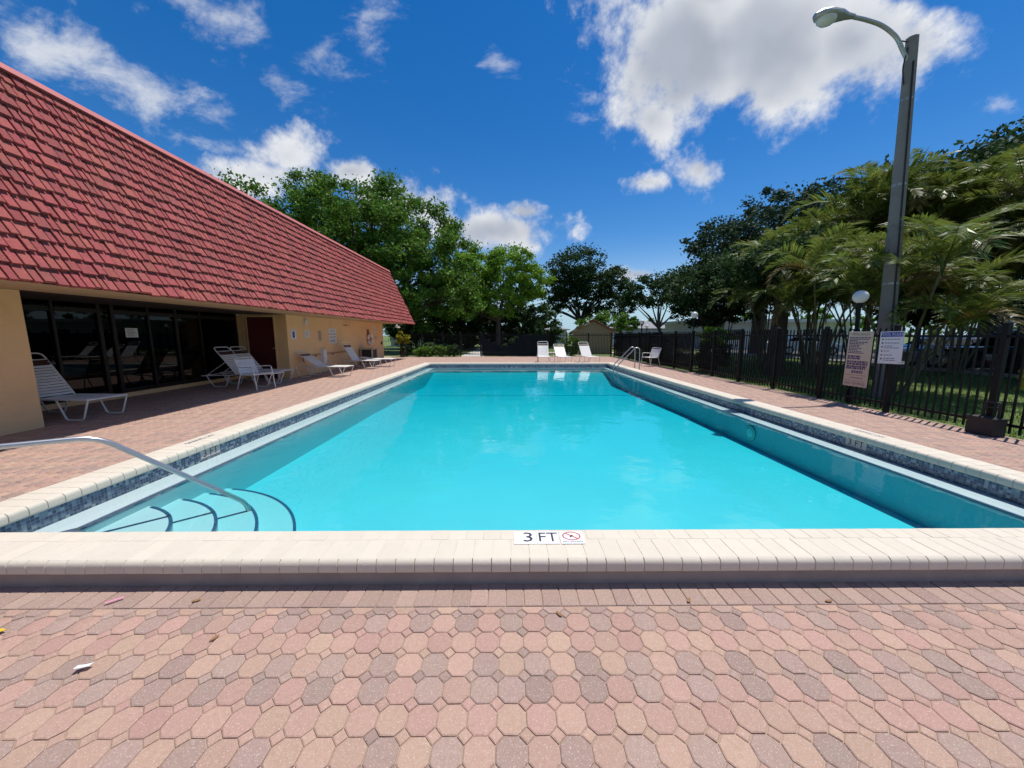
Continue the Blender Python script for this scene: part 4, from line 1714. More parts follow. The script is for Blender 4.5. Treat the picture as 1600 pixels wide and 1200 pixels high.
def build_street_light():
    o = empty('street_light', (8.84, 8.2, 0))
    tag(o, 'tall grey concrete street light with a curved arm over the palms', 'street light')
    m = MB()
    H = 7.58
    lean = -0.43
    def q(z):
        return lean * (z / H)
    lv = [(-0.1, .170), (1.0, .162), (4.0, .134), (H, .104)]
    vs, fs = [], []
    for z, r_ in lv:
        for k in range(8):
            a = 2 * math.pi * (k + .5) / 8
            vs.append((q(z) + r_ * math.cos(a), r_ * math.sin(a), z))
    for i in range(len(lv) - 1):
        for k in range(8):
            fs.append((i * 8 + k, i * 8 + (k + 1) % 8, (i + 1) * 8 + (k + 1) % 8, (i + 1) * 8 + k))
    fs.append(tuple(range((len(lv) - 1) * 8, len(lv) * 8)))
    m.add(vs, fs)
    m.build('pole', 'concrete', o)
    m = MB()
    ex = lean - 0.10
    arm = [Vector((lean, 0, H - 0.46)), Vector((ex - .08, -.02, H - 0.26)), Vector((ex - .28, -.04, H - 0.02)), Vector((ex - .62, -.07, H + 0.16)), Vector((ex - .98, -.10, H + 0.24)), Vector((ex - 1.34, -.14, H + 0.27))]
    pts = []
    for i in range(len(arm) - 1):
        p0, p1, p2, p3 = arm[max(i - 1, 0)], arm[i], arm[i + 1], arm[min(i + 2, len(arm) - 1)]
        for k in range(5):
            t = k / 5
            pts.append(0.5 * ((2 * p1) + (p2 - p0) * t + (2 * p0 - 5 * p1 + 4 * p2 - p3) * t * t + (3 * p1 - p0 - 3 * p2 + p3) * t ** 3))
    pts.append(arm[-1])
    m.tube(pts, 0.036, 10)
    m.build('arm', 'aluminium', o, smooth=True)
    m = MB()
    m.tube([(lean - .02, 0, H - .08), (ex - .25, -.02, H - .06)], 0.012, 6)
    m.tube(arc_path([(lean - .1, -.03, H - .2), (lean - .16, -.04, H - .6), (lean - .08, -.03, H - .9)], .1), 0.012, 6)
    m.build('bracket', 'bin_dark', o)
    m = MB()
    m.tube([(q(z) - .05, -(0.178 - .0095 * z), z) for z in (0.0, 2.0, 4.0, 6.0, H - .5)], 0.016, 6)
    m.build('conduit', 'bin_dark', o)
    for z in (2.6, 4.7, 6.4):
        m = MB()
        m.lathe([(0.160 - .0095 * (z - 1), -0.02), (0.160 - .0095 * (z - 1), 0.02)], 16, 0, Matrix.Translation((q(z), 0, z)))
        m.build('strap_band', 'aluminium', o)
    # cobra head: lofted along the arm direction
    e = arm[-1]
    d = Vector((-1, -.08, -0.06)).normalized()
    sec = [(-0.04, .045, .045, .05), (0.12, .07, .07, .07), (0.30, .14, .10, .10), (0.52, .17, .12, .12), (0.72, .13, .10, .11), (0.82, .05, .05, .05)]
    vs, fs = [], []
    n = 14
    side = d.cross(Vector((0, 0, 1))).normalized()
    up = side.cross(d)
    for (t, w, hu, hd) in sec:
        c = e + d * t
        for k in range(n):
            a = 2 * math.pi * k / n
            s_, c_ = math.sin(a), math.cos(a)
            vs.append(c + side * (w * c_) + up * ((hu if s_ > 0 else hd * 0.6) * s_))
    for i in range(len(sec) - 1):
        for k in range(n):
            fs.append((i * n + k, i * n + (k + 1) % n, (i + 1) * n + (k + 1) % n, (i + 1) * n + k))
    fs.append(tuple(range(n)))
    fs.append(tuple(range((len(sec) - 1) * n, len(sec) * n)))
    m = MB()
    m.add(vs, fs)
    hd = m.build('lamp_head', 'aluminium', o, smooth=True)
    m = MB()
    c = e + d * 0.56 - up * 0.045
    vs, fs = [], []
    for j in range(5):
        ph = j / 4 * math.pi / 2
        for k in range(n):
            a = 2 * math.pi * k / n
            vs.append(c + d * (0.20 * math.cos(ph) * math.cos(a)) + side * (0.145 * math.cos(ph) * math.sin(a)) - up * (0.12 * math.sin(ph)))
    for j in range(4):
        for k in range(n):
            fs.append((j * n + k, j * n + (k + 1) % n, (j + 1) * n + (k + 1) % n, (j + 1) * n + k))
    m.add(vs, fs)
    m.build('lens', 'lamp_lens', hd, smooth=True)


build_street_light()


def build_hydrant():
    o = empty('fire_hydrant', (13.9, 9.3, -0.03))
    m = MB()
    m.lathe([(0.17, 0), (0.17, 0.05), (0.11, 0.07), (0.10, 0.45), (0.14, 0.47), (0.14, 0.52), (0.11, 0.58), (0.06, 0.66), (0.03, 0.68), (0.03, 0.74)], 16)
    m.build('barrel', 'hydrant_yellow', o, smooth=True)
    for a in (0, math.pi, -math.pi / 2):
        m = MB()
        m.tube([(0.08 * math.cos(a), 0.08 * math.sin(a), 0.36), (0.19 * math.cos(a), 0.19 * math.sin(a), 0.36)], 0.055, 12)
        m.build('outlet', 'hydrant_yellow', o, smooth=True)
    tag(o, 'yellow fire hydrant on the lawn at the right edge', 'hydrant')


build_hydrant()


def make_car(body, suv=False):
    root = empty('parked_car')
    L, W, H = 4.6, 1.80, (1.68 if suv else 1.44)
    # side outline, front at +x
    zb = 0.28
    if suv:
        low = [(-2.28, .45), (-2.30, .95), (-2.22, 1.05), (1.05, 1.06), (2.05, .98), (2.27, .80), (2.30, .45)]
        cab = [(-2.18, 1.03), (-1.98, H - .08), (-1.75, H), (0.25, H), (0.52, H - .06), (1.22, 1.05)]
    else:
        low = [(-2.28, .42), (-2.30, .86), (-2.18, .96), (-1.5, .99), (1.05, .95), (2.0, .82), (2.26, .68), (2.30, .42)]
        cab = [(-1.72, .97), (-1.05, H - .05), (-.75, H), (0.05, H), (0.35, H - .06), (1.18, .94)]
    def loft(prof, zlow, wfun, nm, mt, parent):
        vs, fs = [], []
        ring = prof + [(prof[-1][0], zlow), (prof[0][0], zlow)]
        n = len(ring)
        for s in (-1, -0.92, 0.92, 1):
            for (x, z) in ring:
                edge = abs(s) > .95
                w = wfun(z)
                zz = z - (0.05 if edge and z > zlow + .05 else 0)
                xx = x * (0.985 if edge else 1)
                vs.append((xx, math.copysign(w if edge else w * 0.93, s), zz))
        for k in range(3):
            for i in range(n):
                fs.append((k * n + i, k * n + (i + 1) % n, (k + 1) * n + (i + 1) % n, (k + 1) * n + i))
        fs.append(tuple(range(n - 1, -1, -1)))
        fs.append(tuple(range(3 * n, 4 * n)))
        m = MB()
        m.add(vs, fs)
        return m.build(nm, mt, parent, smooth=True)
    loft(low, zb, lambda z: W / 2, 'body', body, root)
    zt = cab[0][1]
    loft(cab, zt - .05, lambda z: W / 2 - .06 - 0.22 * max(0, (z - zt) / (H - zt)), 'cabin', body, root)
    # windows: side panes, windscreen, rear window
    def wz(z):
        return W / 2 - .06 - 0.22 * max(0, (z - zt) / (H - zt)) + .012
    z0, z1 = zt + .06, H - .14
    a, b = cab[0], cab[-1]
    def xat(z, rear):
        seg = [cab[0], cab[1]] if rear else [cab[-1], cab[-2]]
        t = (z - seg[0][1]) / (seg[1][1] - seg[0][1])
        return seg[0][0] + t * (seg[1][0] - seg[0][0])
    for s in (-1, 1):
        xs = [xat(z0, True) + .16, -.45, -.38, xat(z0, False) - .18]
        xt = [xat(z1, True) + .12, -.45, -.38, xat(z1, False) - .10]
        for i in (0, 2):
            m = MB()
            m.add([(xs[i], s * wz(z0), z0), (xs[i + 1], s * wz(z0), z0), (xt[i + 1], s * wz(z1), z1), (xt[i], s * wz(z1), z1)], [(0, 1, 2, 3)])
            m.build('side_window', 'car_glass', root)
    for rear, nm in ((True, 'rear_window'), (False, 'windscreen')):
        m = MB()
        o_ = -.012 if rear else .012
        m.add([(xat(z0, rear) + o_, -wz(z0) + .1, z0), (xat(z0, rear) + o_, wz(z0) - .1, z0), (xat(z1, rear) + o_, wz(z1) - .1, z1), (xat(z1, rear) + o_, -wz(z1) + .1, z1)], [(0, 1, 2, 3)])
        m.build(nm, 'car_glass', root)
    for x in (-1.40, 1.42):
        for s in (-1, 1):
            wo = empty('wheel', (x, s * (W / 2 - .10), .33))
            wo.parent = root
            wo.rotation_euler = (R(90), 0, 0)
            m = MB()
            m.lathe([(.20, -.11), (.31, -.11), (.335, -.07), (.335, .07), (.31, .11), (.20, .11)], 24)
            m.build('tyre', 'tyre', wo, smooth=True)
            m = MB()
            m.lathe([(.20, -.115), (.06, -.10), (.02, -.112)] if s > 0 else [(.02, .112), (.06, .10), (.20, .115)], 20)
            m.build('rim', 'aluminium', wo, smooth=True)
    for s in (-1, 1):
        m = MB()
        m.box((2.12, s * .78 - .16, .62), (2.285, s * .78 + .10 * (1 if s < 0 else 1), .76))
        m.build('headlight', 'headlight', root)
        m = MB()
        m.box((-2.31, s * .74 - .13, .72), (-2.2, s * .74 + .13, .90))
        m.build('taillight', 'taillight', root)
    return root


def build_cars():
    G = 'cars parked beyond the lawn'
    a = make_car('car_white')
    a.location = (22.6, 27.0, -0.03)
    a.rotation_euler = (0, 0, R(-12))
    tag(a, 'white sedan parked in the shade beyond the lawn', 'car', G)
    b = make_car('car_dark', True)
    b.location = (20.4, 13.8, -0.03)
    b.rotation_euler = (0, 0, R(178))
    tag(b, 'dark sport utility car nose on to the lawn, nearer the middle of the row', 'car', G)
    c = make_car('car_dark')
    c.location = (20.4, 11.0, -0.03)
    c.rotation_euler = (0, 0, R(181))
    tag(c, 'dark sedan parked behind the yellow hydrant', 'car', G)
    d = make_car('car_silver')
    d.location = (20.5, 16.6, -0.03)
    d.rotation_euler = (0, 0, R(180))
    tag(d, 'silver sedan at the far end of the row of parked cars', 'car', G)
    e = make_car('car_white', True)
    e.location = (12.8, 39, -0.03)
    e.rotation_euler = (0, 0, R(190))
    tag(e, 'white sport utility car far off beside the gabled shed', 'car', G)
    f = make_car('car_silver', True)
    f.location = (-1.0, 41.5, -0.03)
    f.rotation_euler = (0, 0, R(5))
    tag(f, 'silver sport utility car far off under the trees', 'car', G)


build_cars()


def build_litter():
    def flat(name, x, y, pts, mt, label, rz=0, z=0.004, curl=0.006):
        m = MB()
        n = len(pts)
        vs = [(p[0], p[1], z + curl * (abs(p[0]) + abs(p[1])) / 0.03) for p in pts]
        vs += [(p[0], p[1], q[2] - 0.0012) for p, q in zip(pts, vs)]
        fs = [tuple(range(n)), tuple(range(2 * n - 1, n - 1, -1))] + [(i, n + i, n + (i + 1) % n, (i + 1) % n) for i in range(n)]
        m.add(vs, fs)
        o = m.build(name, mt, None, (x, y, 0))
        o.rotation_euler = (0, 0, rz)
        tag(o, label, 'litter' if 'litter' in mt or 'sign' in mt else 'leaf')
        return o
    lf = [(-.022, 0), (-.010, -.008), (.006, -.009), (.024, -.001), (.008, .008), (-.010, .008)]
    flat('plastic_strip', -2.165, 1.765, [(-.035, -.008), (.035, -.006), (.035, .006), (-.035, .005)], 'litter_pink', 'pink plastic strip lying on the grey border pavers', R(38))
    flat('fallen_leaf', -1.72, 1.765, lf, 'dry_leaf', 'brown leaf on the border pavers right of the pink strip', .3)
    flat('fallen_leaf', -1.42, 1.52, lf, 'dry_leaf', 'dark brown leaf on the octagonal pavers left of the middle', 1.2)
    flat('candy_wrapper', -1.86, 1.37, [(-.03, -.010), (.02, -.014), (.03, .004), (.0, .014), (-.025, .010)], 'sign_white', 'small white wrapper on the pavers at the left', .4, .006, .012)
    flat('candy_wrapper', -2.52, 1.56, [(-.05, -.014), (.02, -.016), (.045, .0), (.02, .014), (-.05, .012)], 'litter_yellow', 'yellow wrapper at the left edge of the pavers', .2, .006, .006)
    flat('fallen_leaf', 0.985, 1.745, lf, 'dry_leaf', 'curled tan leaf on the border pavers right of the depth tiles', .9)
    flat('fallen_leaf', 0.26, 1.655, lf, 'dry_leaf', 'small tan leaf on the pavers below the FT tile', 2.2)
    flat('fallen_leaf', 1.75, 1.735, lf, 'dry_leaf', 'brown leaf farthest right on the border pavers', .1)


build_litter()

# ------------------------------------------------------------------ houses beyond the fence


def house(name, label, x, y, w, d, wall_h, roof_h, roof, wall_m, roof_m, over=0.45, rz=0.0, windows=(), door=None):
    """front faces -y; x, y is the middle of the front"""
    o = empty(name, (x, y, -0.03), rz)
    m = MB()
    m.box((-w / 2, 0, 0), (w / 2, d, wall_h))
    if roof == 'gable_y':                                  # ridge runs along y, gable towards the camera
        m.add([(-w / 2, 0, wall_h), (w / 2, 0, wall_h), (0, 0, wall_h + roof_h * (w / 2) / (w / 2 + over)),
               (-w / 2, d, wall_h), (w / 2, d, wall_h), (0, d, wall_h + roof_h * (w / 2) / (w / 2 + over))], [(0, 1, 2), (4, 3, 5)])
    m.build('wall', wall_m, o)
    m = MB()
    t = 0.12
    zb = wall_h - 0.02
    if roof == 'gable_y':
        e = over
        zb = wall_h - roof_h * over / (w / 2 + over) * 0.9
        for s in (-1, 1):
            a = [(s * (w / 2 + e), -e, zb), (0, -e, zb + roof_h + .05), (0, d + e, zb + roof_h + .05), (s * (w / 2 + e), d + e, zb)]
            vs = a + [(p[0], p[1], p[2] + t) for p in a]
            m.add(vs, [(0, 1, 2, 3), (7, 6, 5, 4), (0, 4, 5, 1), (1, 5, 6, 2), (2, 6, 7, 3), (3, 7, 4, 0)])
    elif roof == 'hip':
        e = over
        i = min(w, d) / 2
        a = [(-w / 2 - e, -e, zb), (w / 2 + e, -e, zb), (w / 2 + e, d + e, zb), (-w / 2 - e, d + e, zb)]
        b = [(p[0], p[1], p[2] + t) for p in a]
        c = [(-w / 2 + i, d / 2, zb + roof_h), (w / 2 - i, d / 2, zb + roof_h)]
        m.add(a + b + c, [(3, 2, 1, 0), (0, 1, 5, 4), (1, 2, 6, 5), (2, 3, 7, 6), (3, 0, 4, 7), (4, 5, 9, 8), (5, 6, 9), (6, 7, 8, 9), (7, 4, 8)])
    else:
        e = over
        m.box((-w / 2 - e, -e, zb), (w / 2 + e, d + e, zb + roof_h))
    m.build('roof', roof_m, o)
    for (wx, wz, ww, wh) in windows:
        m = MB()
        m.box((wx - ww / 2, -0.03, wz), (wx + ww / 2, 0.02, wz + wh))
        f = m.build('window', 'white_frame', o)
        m = MB()
        m.box((wx - ww / 2 + .06, -0.04, wz + .06), (wx + ww / 2 - .06, -0.031, wz + wh - .06))
        m.build('pane', 'car_glass', f)
    if door:
        m = MB()
        m.box((door - .45, -0.03, 0.02), (door + .45, 0.02, 2.05))
        m.build('door', 'dark_wood', o)
    tag(o, label, 'house' if name != 'shed' else 'shed')


house('shed', 'tan gabled shed with a clay red roof beyond the far fence', 6.75, 28.6, 3.1, 5.0, 1.75, 0.95, 'gable_y', 'house_tan', 'roof_clay', 0.22, R(-9))
house('house', 'long white house with a flat pale roof behind the big palm trunk', 27.5, 36, 15, 9, 2.75, 0.32, 'flat', 'house_white', 'roof_white', .6, R(3),
      ((-5, .9, 1.8, 1.2), (-1, .9, 1.8, 1.2), (3, .9, 1.2, 1.2)), 5.2)
house('house', 'white house with a grey hipped roof behind the far globe lamp', 24, 62, 13, 9, 2.5, 1.5, 'hip', 'house_white', 'roof_grey', .5, 0,
      ((-3, .9, 1.6, 1.1), (2, .9, 1.6, 1.1)), 4.6)
house('house', 'white house with a grey roof left of the gabled shed', 5.2, 60, 9, 8, 2.3, 1.4, 'hip', 'house_white', 'roof_grey', .5, 0,
      ((-2.5, .9, 1.4, 1.1), (1.5, .9, 1.4, 1.1)))
house('house', 'pale house with a tan roof seen through the left fence', -10.8, 46, 9, 8, 2.3, 1.2, 'hip', 'house_white', 'bin_tan', .5, 0,
      ((-2, .9, 1.5, 1.1), (1.5, .9, 1.5, 1.1)))

# ------------------------------------------------------------------ trees and shrubs


def leaf_cloud(lobes, n, leaf, seed, sub=0.17, shell=0.45, zflat=0.65, up=0.7, aspect=0.55, per=60):
    rs = np.random.RandomState(seed)
    vol = np.array([l[3] * l[4] * l[5] for l in lobes]) ** 0.8
    cnt = np.maximum(20, (n * vol / vol.sum()).astype(int))
    out = []
    for (cx, cy, cz, rx, ry, rz), k in zip([l[:6] for l in lobes], cnt):
        nc = max(6, k // per)
        d = rs.normal(size=(nc, 3))
        d /= np.linalg.norm(d, axis=1)[:, None]
        wob = 1 + 0.16 * np.sin(d[:, 0] * 5.1 + seed) * np.cos(d[:, 1] * 4.3 + 2 * seed) + 0.10 * np.sin(d[:, 2] * 7 + d[:, 0] * 6)
        r = (shell + (1 - shell) * rs.rand(nc) ** 0.55) * wob
        c = d * r[:, None] * np.array([rx, ry, rz]) + np.array([cx, cy, cz])
        sr = sub * (rx + ry + rz) / 3 * rs.uniform(0.6, 1.5, nc)
        idx = rs.randint(0, nc, k)
        p = c[idx] + rs.normal(size=(k, 3)) * np.array([1, 1, zflat]) * sr[idx][:, None] * 0.62
        out.append(p)
    P = np.vstack(out)
    k = len(P)
    nrm = rs.normal(size=(k, 3)) + np.array([0, 0, up])
    nrm /= np.linalg.norm(nrm, axis=1)[:, None]
    t = rs.normal(size=(k, 3))
    t -= nrm * (t * nrm).sum(1)[:, None]
    t /= np.linalg.norm(t, axis=1)[:, None]
    b = np.cross(nrm, t)
    L = leaf * rs.uniform(0.6, 1.4, k)[:, None]
    v = np.stack([P - t * L * .5, P + b * L * aspect * .5 - nrm * L * 0.06, P + t * L * .5 - nrm * L * .12, P - b * L * aspect * .5 - nrm * L * .06], 1).reshape(-1, 3)
    f = np.arange(k * 4).reshape(-1, 4)
    return v, f


def tree(name, label, x, y, trunk_r, fork_z, lobes, n, leaf, mt, seed, group='trees beyond the fence', lean=(0, 0), **kw):
    """lobes: (dx, dy, z, rx, ry, rz) about the trunk foot"""
    o = empty(name, (x, y, -0.03))
    rr = random.Random(seed)
    m = MB()
    fx, fy = lean
    pts = [(0, 0, -0.1), (0.02, 0, 0.25), (fx * .3, fy * .3, fork_z * .4), (fx, fy, fork_z)]
    m.tube(pts, [trunk_r * 1.55, trunk_r * 1.15, trunk_r, trunk_r * .8], 10)
    for (dx, dy, z, rx, ry, rz) in [l[:6] for l in lobes]:
        for k in range(3):
            tx, ty, tz = dx + rr.uniform(-.5, .5) * rx, dy + rr.uniform(-.5, .5) * ry, z + rr.uniform(-.2, .5) * rz
            mx, my, mz = fx + (tx - fx) * .45 + rr.uniform(-.3, .3), fy + (ty - fy) * .45 + rr.uniform(-.3, .3), fork_z + (tz - fork_z) * .4 + rr.uniform(-.1, .3)
            m.tube([(fx, fy, fork_z - .15), (mx, my, mz), (tx, ty, tz)], [trunk_r * .50, trunk_r * .26, trunk_r * .06], 7)
    m.build('trunk', 'bark', o, smooth=True)
    v, f = leaf_cloud(lobes, n, leaf, seed, **kw)
    link('crown', np_mesh('crown', v, f, [mt]), o)
    tag(o, label, 'tree', group)
    return o


def shrub(name, label, x, y, lobes, n, leaf, mt, seed, group=None, **kw):
    o = empty(name, (x, y, -0.03))
    rr = random.Random(seed)
    m = MB()
    for (dx, dy, z, rx, ry, rz) in [l[:6] for l in lobes]:
        for k in range(4):
            m.tube([(dx * .4 + rr.uniform(-.1, .1), dy * .4, -0.02), (dx * .8 + rr.uniform(-.4, .4) * rx, dy * .8 + rr.uniform(-.4, .4) * ry, z + rr.uniform(0, .6) * rz)], [.02, .006], 5)
    m.build('stem', 'bark', o)
    v, f = leaf_cloud(lobes, n, leaf, seed, **kw)
    v[:, 2] = np.maximum(v[:, 2], 0.01)
    link('foliage', np_mesh('foliage', v, f, [mt]), o)
    tag(o, label, 'shrub', group)
    return o


def build_trees():
    GT = 'trees beyond the fence'
    tree('ficus_tree', 'large spreading green tree rising behind the clubhouse roof', -12.6, 30.5, 0.55, 3.2,
         [(-4.5, 0, 10.0, 5.2, 5, 3.3), (0.5, 0, 10.7, 5.0, 5, 3.2), (4.2, 0, 9.3, 4.2, 4.5, 3.1), (-8.5, 0, 8.0, 4.5, 4, 3.5), (7.4, -.5, 7.0, 2.9, 3.5, 2.6),
          (0, 1, 6.7, 6, 4, 3.0), (4.8, 0, 4.9, 3.6, 3.5, 2.6), (-5, 1, 5.4, 4.5, 4, 2.8), (8.4, -.5, 4.6, 2.2, 2.5, 1.8)], 110000, 0.25, 'leaf_bright', 4, GT, per=230, sub=.15, shell=.5)
    tree('black_olive_tree', 'bright lime green tree right of the large spreading tree', -1.1, 35.5, 0.28, 3.0,
         [(-2.6, 0, 7.6, 2.7, 3, 1.9), (1.6, 0, 8.2, 2.8, 3, 1.8), (-4.6, -.5, 6.3, 1.9, 2.5, 1.5), (3.6, 0, 6.6, 1.9, 2.5, 1.9), (-.6, 0, 5.4, 4.2, 3, 1.9), (-4.4, -.6, 4.3, 2.0, 2, 1.3)],
         44000, 0.24, 'leaf_lime', 7, GT, per=180, sub=.17, shell=.5)
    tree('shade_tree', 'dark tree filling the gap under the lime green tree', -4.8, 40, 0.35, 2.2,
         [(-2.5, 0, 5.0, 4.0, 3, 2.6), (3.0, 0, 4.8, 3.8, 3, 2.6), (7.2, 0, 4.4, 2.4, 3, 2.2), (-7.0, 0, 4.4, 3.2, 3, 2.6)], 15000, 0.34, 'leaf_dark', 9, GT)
    tree('oak_tree', 'dark green two lobed tree standing behind the gabled shed', 9.4, 47, 0.32, 3.4,
         [(-0.8, 0, 10.2, 3.3, 3.2, 2.6), (-2.6, 0, 8.0, 2.6, 3, 2.2), (1.8, 0, 8.2, 2.6, 3, 2.4), (4.4, 0, 8.4, 2.3, 2.6, 2.0), (4.6, 0, 5.6, 2.4, 2.6, 1.9), (-1.0, 0, 6.2, 2.8, 2.6, 1.6), (-4.0, 0, 5.0, 1.7, 2, 1.3), (1.6, 0, 4.9, 1.8, 2, 1.2)],
         26000, 0.30, 'leaf_dark', 12, GT, sub=0.20)
    tree('olive_tree', 'greyish green low tree right behind the gabled shed', 9.6, 38, 0.16, 1.2,
         [(-.8, 0, 2.5, 1.7, 1.5, 1.1), (1.4, 0, 2.9, 1.8, 1.5, 1.2), (3.1, 0, 2.5, 1.4, 1.5, 1.1)], 7000, 0.22, 'leaf_bright', 15, GT)
    tree('shade_tree', 'dark leaning tree left of the palms with open limbs', 17.6, 40, 0.22, 2.4,
         [(-1.8, 0, 6.2, 2.8, 2.6, 1.7), (1.8, 0, 6.6, 3.0, 2.6, 2.0), (-3.6, 0, 5.2, 1.7, 2, 1.2)], 10000, 0.30, 'leaf_dark', 17, GT, lean=(-.8, 0))
    tree('ficus_tree', 'dense dark round tree at the left end of the palms', 10.4, 18.6, 0.25, 1.6,
         [(-.8, 0, 3.7, 1.5, 1.5, 1.4), (.6, 0, 4.6, 1.4, 1.5, 1.2), (1.5, 0, 3.3, 1.5, 1.5, 1.3), (-.4, 0, 2.7, 1.4, 1.4, .9)], 15000, 0.16, 'leaf_dark', 19, GT)
    tree('mahogany_tree', 'tall dark bluish tree rising behind the palms', 18.2, 26, 0.40, 4.5,
         [(-2.8, 0, 7.6, 2.6, 3, 1.9), (.6, 0, 9.2, 3.0, 3, 2.0), (3.8, 0, 9.9, 3.0, 3, 1.9), (-.2, 0, 6.4, 4.6, 3, 2.2), (6.2, 0, 7.7, 3, 3, 2.2)], 32000, 0.24, 'leaf_blue', 23, GT)
    tree('rain_tree', 'broad dark tree with flat layers at the upper right edge', 22.6, 16.5, 0.45, 4.5,
         [(-3.0, 0, 8.4, 3.6, 3, .9), (1.2, 0, 9.6, 3.4, 3, 1.0), (4.5, 0, 9.2, 4, 3, 1.2), (-.2, 0, 7.4, 5.2, 4, 1.1), (2.6, 0, 10.5, 1.9, 2, .7)], 24000, 0.20, 'leaf_dark', 29, GT, sub=.2)
    tree('shade_tree', 'dark tree with a thick trunk close behind the right fence', 9.9, 13.0, 0.27, 2.9,
         [(-.6, .6, 4.0, 1.2, 1.4, .8), (.8, .4, 4.2, 1.3, 1.5, .9), (0, .8, 3.5, 1.4, 1.4, .7)], 12000, 0.15, 'leaf_dark', 31, GT)
    # dense dark growth in the shade under the big trees at the far left
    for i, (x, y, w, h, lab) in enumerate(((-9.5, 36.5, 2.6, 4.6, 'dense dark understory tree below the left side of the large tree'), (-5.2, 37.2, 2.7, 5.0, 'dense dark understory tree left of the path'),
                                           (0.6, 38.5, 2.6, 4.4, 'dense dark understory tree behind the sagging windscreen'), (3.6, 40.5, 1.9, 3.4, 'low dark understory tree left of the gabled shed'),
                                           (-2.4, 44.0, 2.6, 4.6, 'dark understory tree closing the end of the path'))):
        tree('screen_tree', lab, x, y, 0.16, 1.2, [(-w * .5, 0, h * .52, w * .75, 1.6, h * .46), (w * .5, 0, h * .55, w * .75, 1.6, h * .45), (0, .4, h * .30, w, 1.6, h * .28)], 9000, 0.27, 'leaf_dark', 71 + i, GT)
    # understory that closes the view between the palms
    S = 'shrubs behind the palms'
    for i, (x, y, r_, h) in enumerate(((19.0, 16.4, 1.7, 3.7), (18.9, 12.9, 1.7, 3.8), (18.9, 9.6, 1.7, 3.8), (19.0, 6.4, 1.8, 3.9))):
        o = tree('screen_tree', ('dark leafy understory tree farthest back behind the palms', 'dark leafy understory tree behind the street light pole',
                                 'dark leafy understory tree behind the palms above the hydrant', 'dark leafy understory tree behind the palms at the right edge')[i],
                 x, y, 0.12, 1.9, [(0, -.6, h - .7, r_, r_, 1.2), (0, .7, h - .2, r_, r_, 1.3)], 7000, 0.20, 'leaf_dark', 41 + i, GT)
    # shrubs by the far fence
    shrub('croton_shrub', 'yellow green leafy shrub next to the clubhouse corner', -7.1, 23.55, [(0, 0, 1.45, .35, .3, .28), (.25, 0, 1.25, .3, .3, .25), (-.15, 0, 1.15, .3, .3, .25)], 900, 0.19, 'leaf_yellow', 51)
    shrub('hedge_shrub', 'dark shrub at the foot of the yellow green shrub', -6.9, 23.75, [(0, 0, .6, .5, .3, .55)], 1500, 0.12, 'leaf_dark', 52)
    for i, (x, y, w, h, lab) in enumerate(((-5.6, 23.6, .75, .62, 'green shrub left of the gate, nearest the yellow green one'), (-4.5, 23.65, .7, .75, 'green shrub in the middle left of the gate'),
                                           (-3.7, 23.7, .5, .78, 'green shrub right beside the gate'), (-6.0, 25.2, .9, .8, 'taller green shrub behind the left part of the far fence'))):
        shrub('hedge_shrub', lab, x, y, [(0, 0, h * .55, w, .35, h * .55)], 2200, 0.11, 'leaf_bright' if i != 2 else 'leaf_dark', 55 + i)
    shrub('hedge_shrub', 'rounded green bush behind the sagging windscreen', 0.9, 25.2, [(-.6, 0, .8, .9, .5, .7), (.7, 0, .9, .9, .5, .7)], 3500, 0.13, 'leaf_dark', 61)
    shrub('hedge_shrub', 'green bush in front of the gabled shed', 4.5, 25.6, [(0, 0, .8, .7, .5, .75)], 2200, 0.13, 'leaf_bright', 62)
    shrub('fern_shrub', 'yellow green fern bush below the globe lamp by the fence', 8.1, 14.2, [(0, 0, 1.45, .6, .5, .35), (.5, .3, 1.3, .5, .5, .4)], 1600, 0.16, 'leaf_lime', 63)
    shrub('hedge_shrub', 'dark bush under the fern by the right fence', 8.25, 14.3, [(0, 0, .65, .7, .7, .65)], 2600, 0.12, 'leaf_dark', 64)
    shrub('hedge_shrub', 'dark bush behind the screened corner of the right fence', 8.4, 19.6, [(0, -.8, .7, .7, .8, .7), (0, .8, .8, .7, .8, .7)], 3500, 0.13, 'leaf_dark', 65)
    # far belt of trees that reads as one mass
    rs = random.Random(77)
    lob = []
    for i in range(64):
        x = -95 + i * 3.6 + rs.uniform(-1, 1)
        if 8 < x < 30:
            h = rs.uniform(2.0, 3.2)
        else:
            h = rs.uniform(3.0, 6.0)
        lob.append((x, 84 + rs.uniform(-4, 8), h * .55, 3.0, 2.6, h * .62))
    for i in range(14):
        lob.append((52 + rs.uniform(-3, 3), -12 + i * 7, 3.5, 3.5, 3.5, rs.uniform(3, 5)))
    for i in range(12):
        lob.append((-40 + rs.uniform(-3, 3), -5 + i * 7, 3.5, 3.5, 3.5, rs.uniform(3, 5.5)))
    v, f = leaf_cloud(lob, 42000, 0.62, 77)
    o = link('distant_woods', np_mesh('distant_woods', v, f, ['leaf_bright']))
    tag(o, 'distant dark green belt of trees along the horizon', 'trees', kind='stuff')


build_trees()


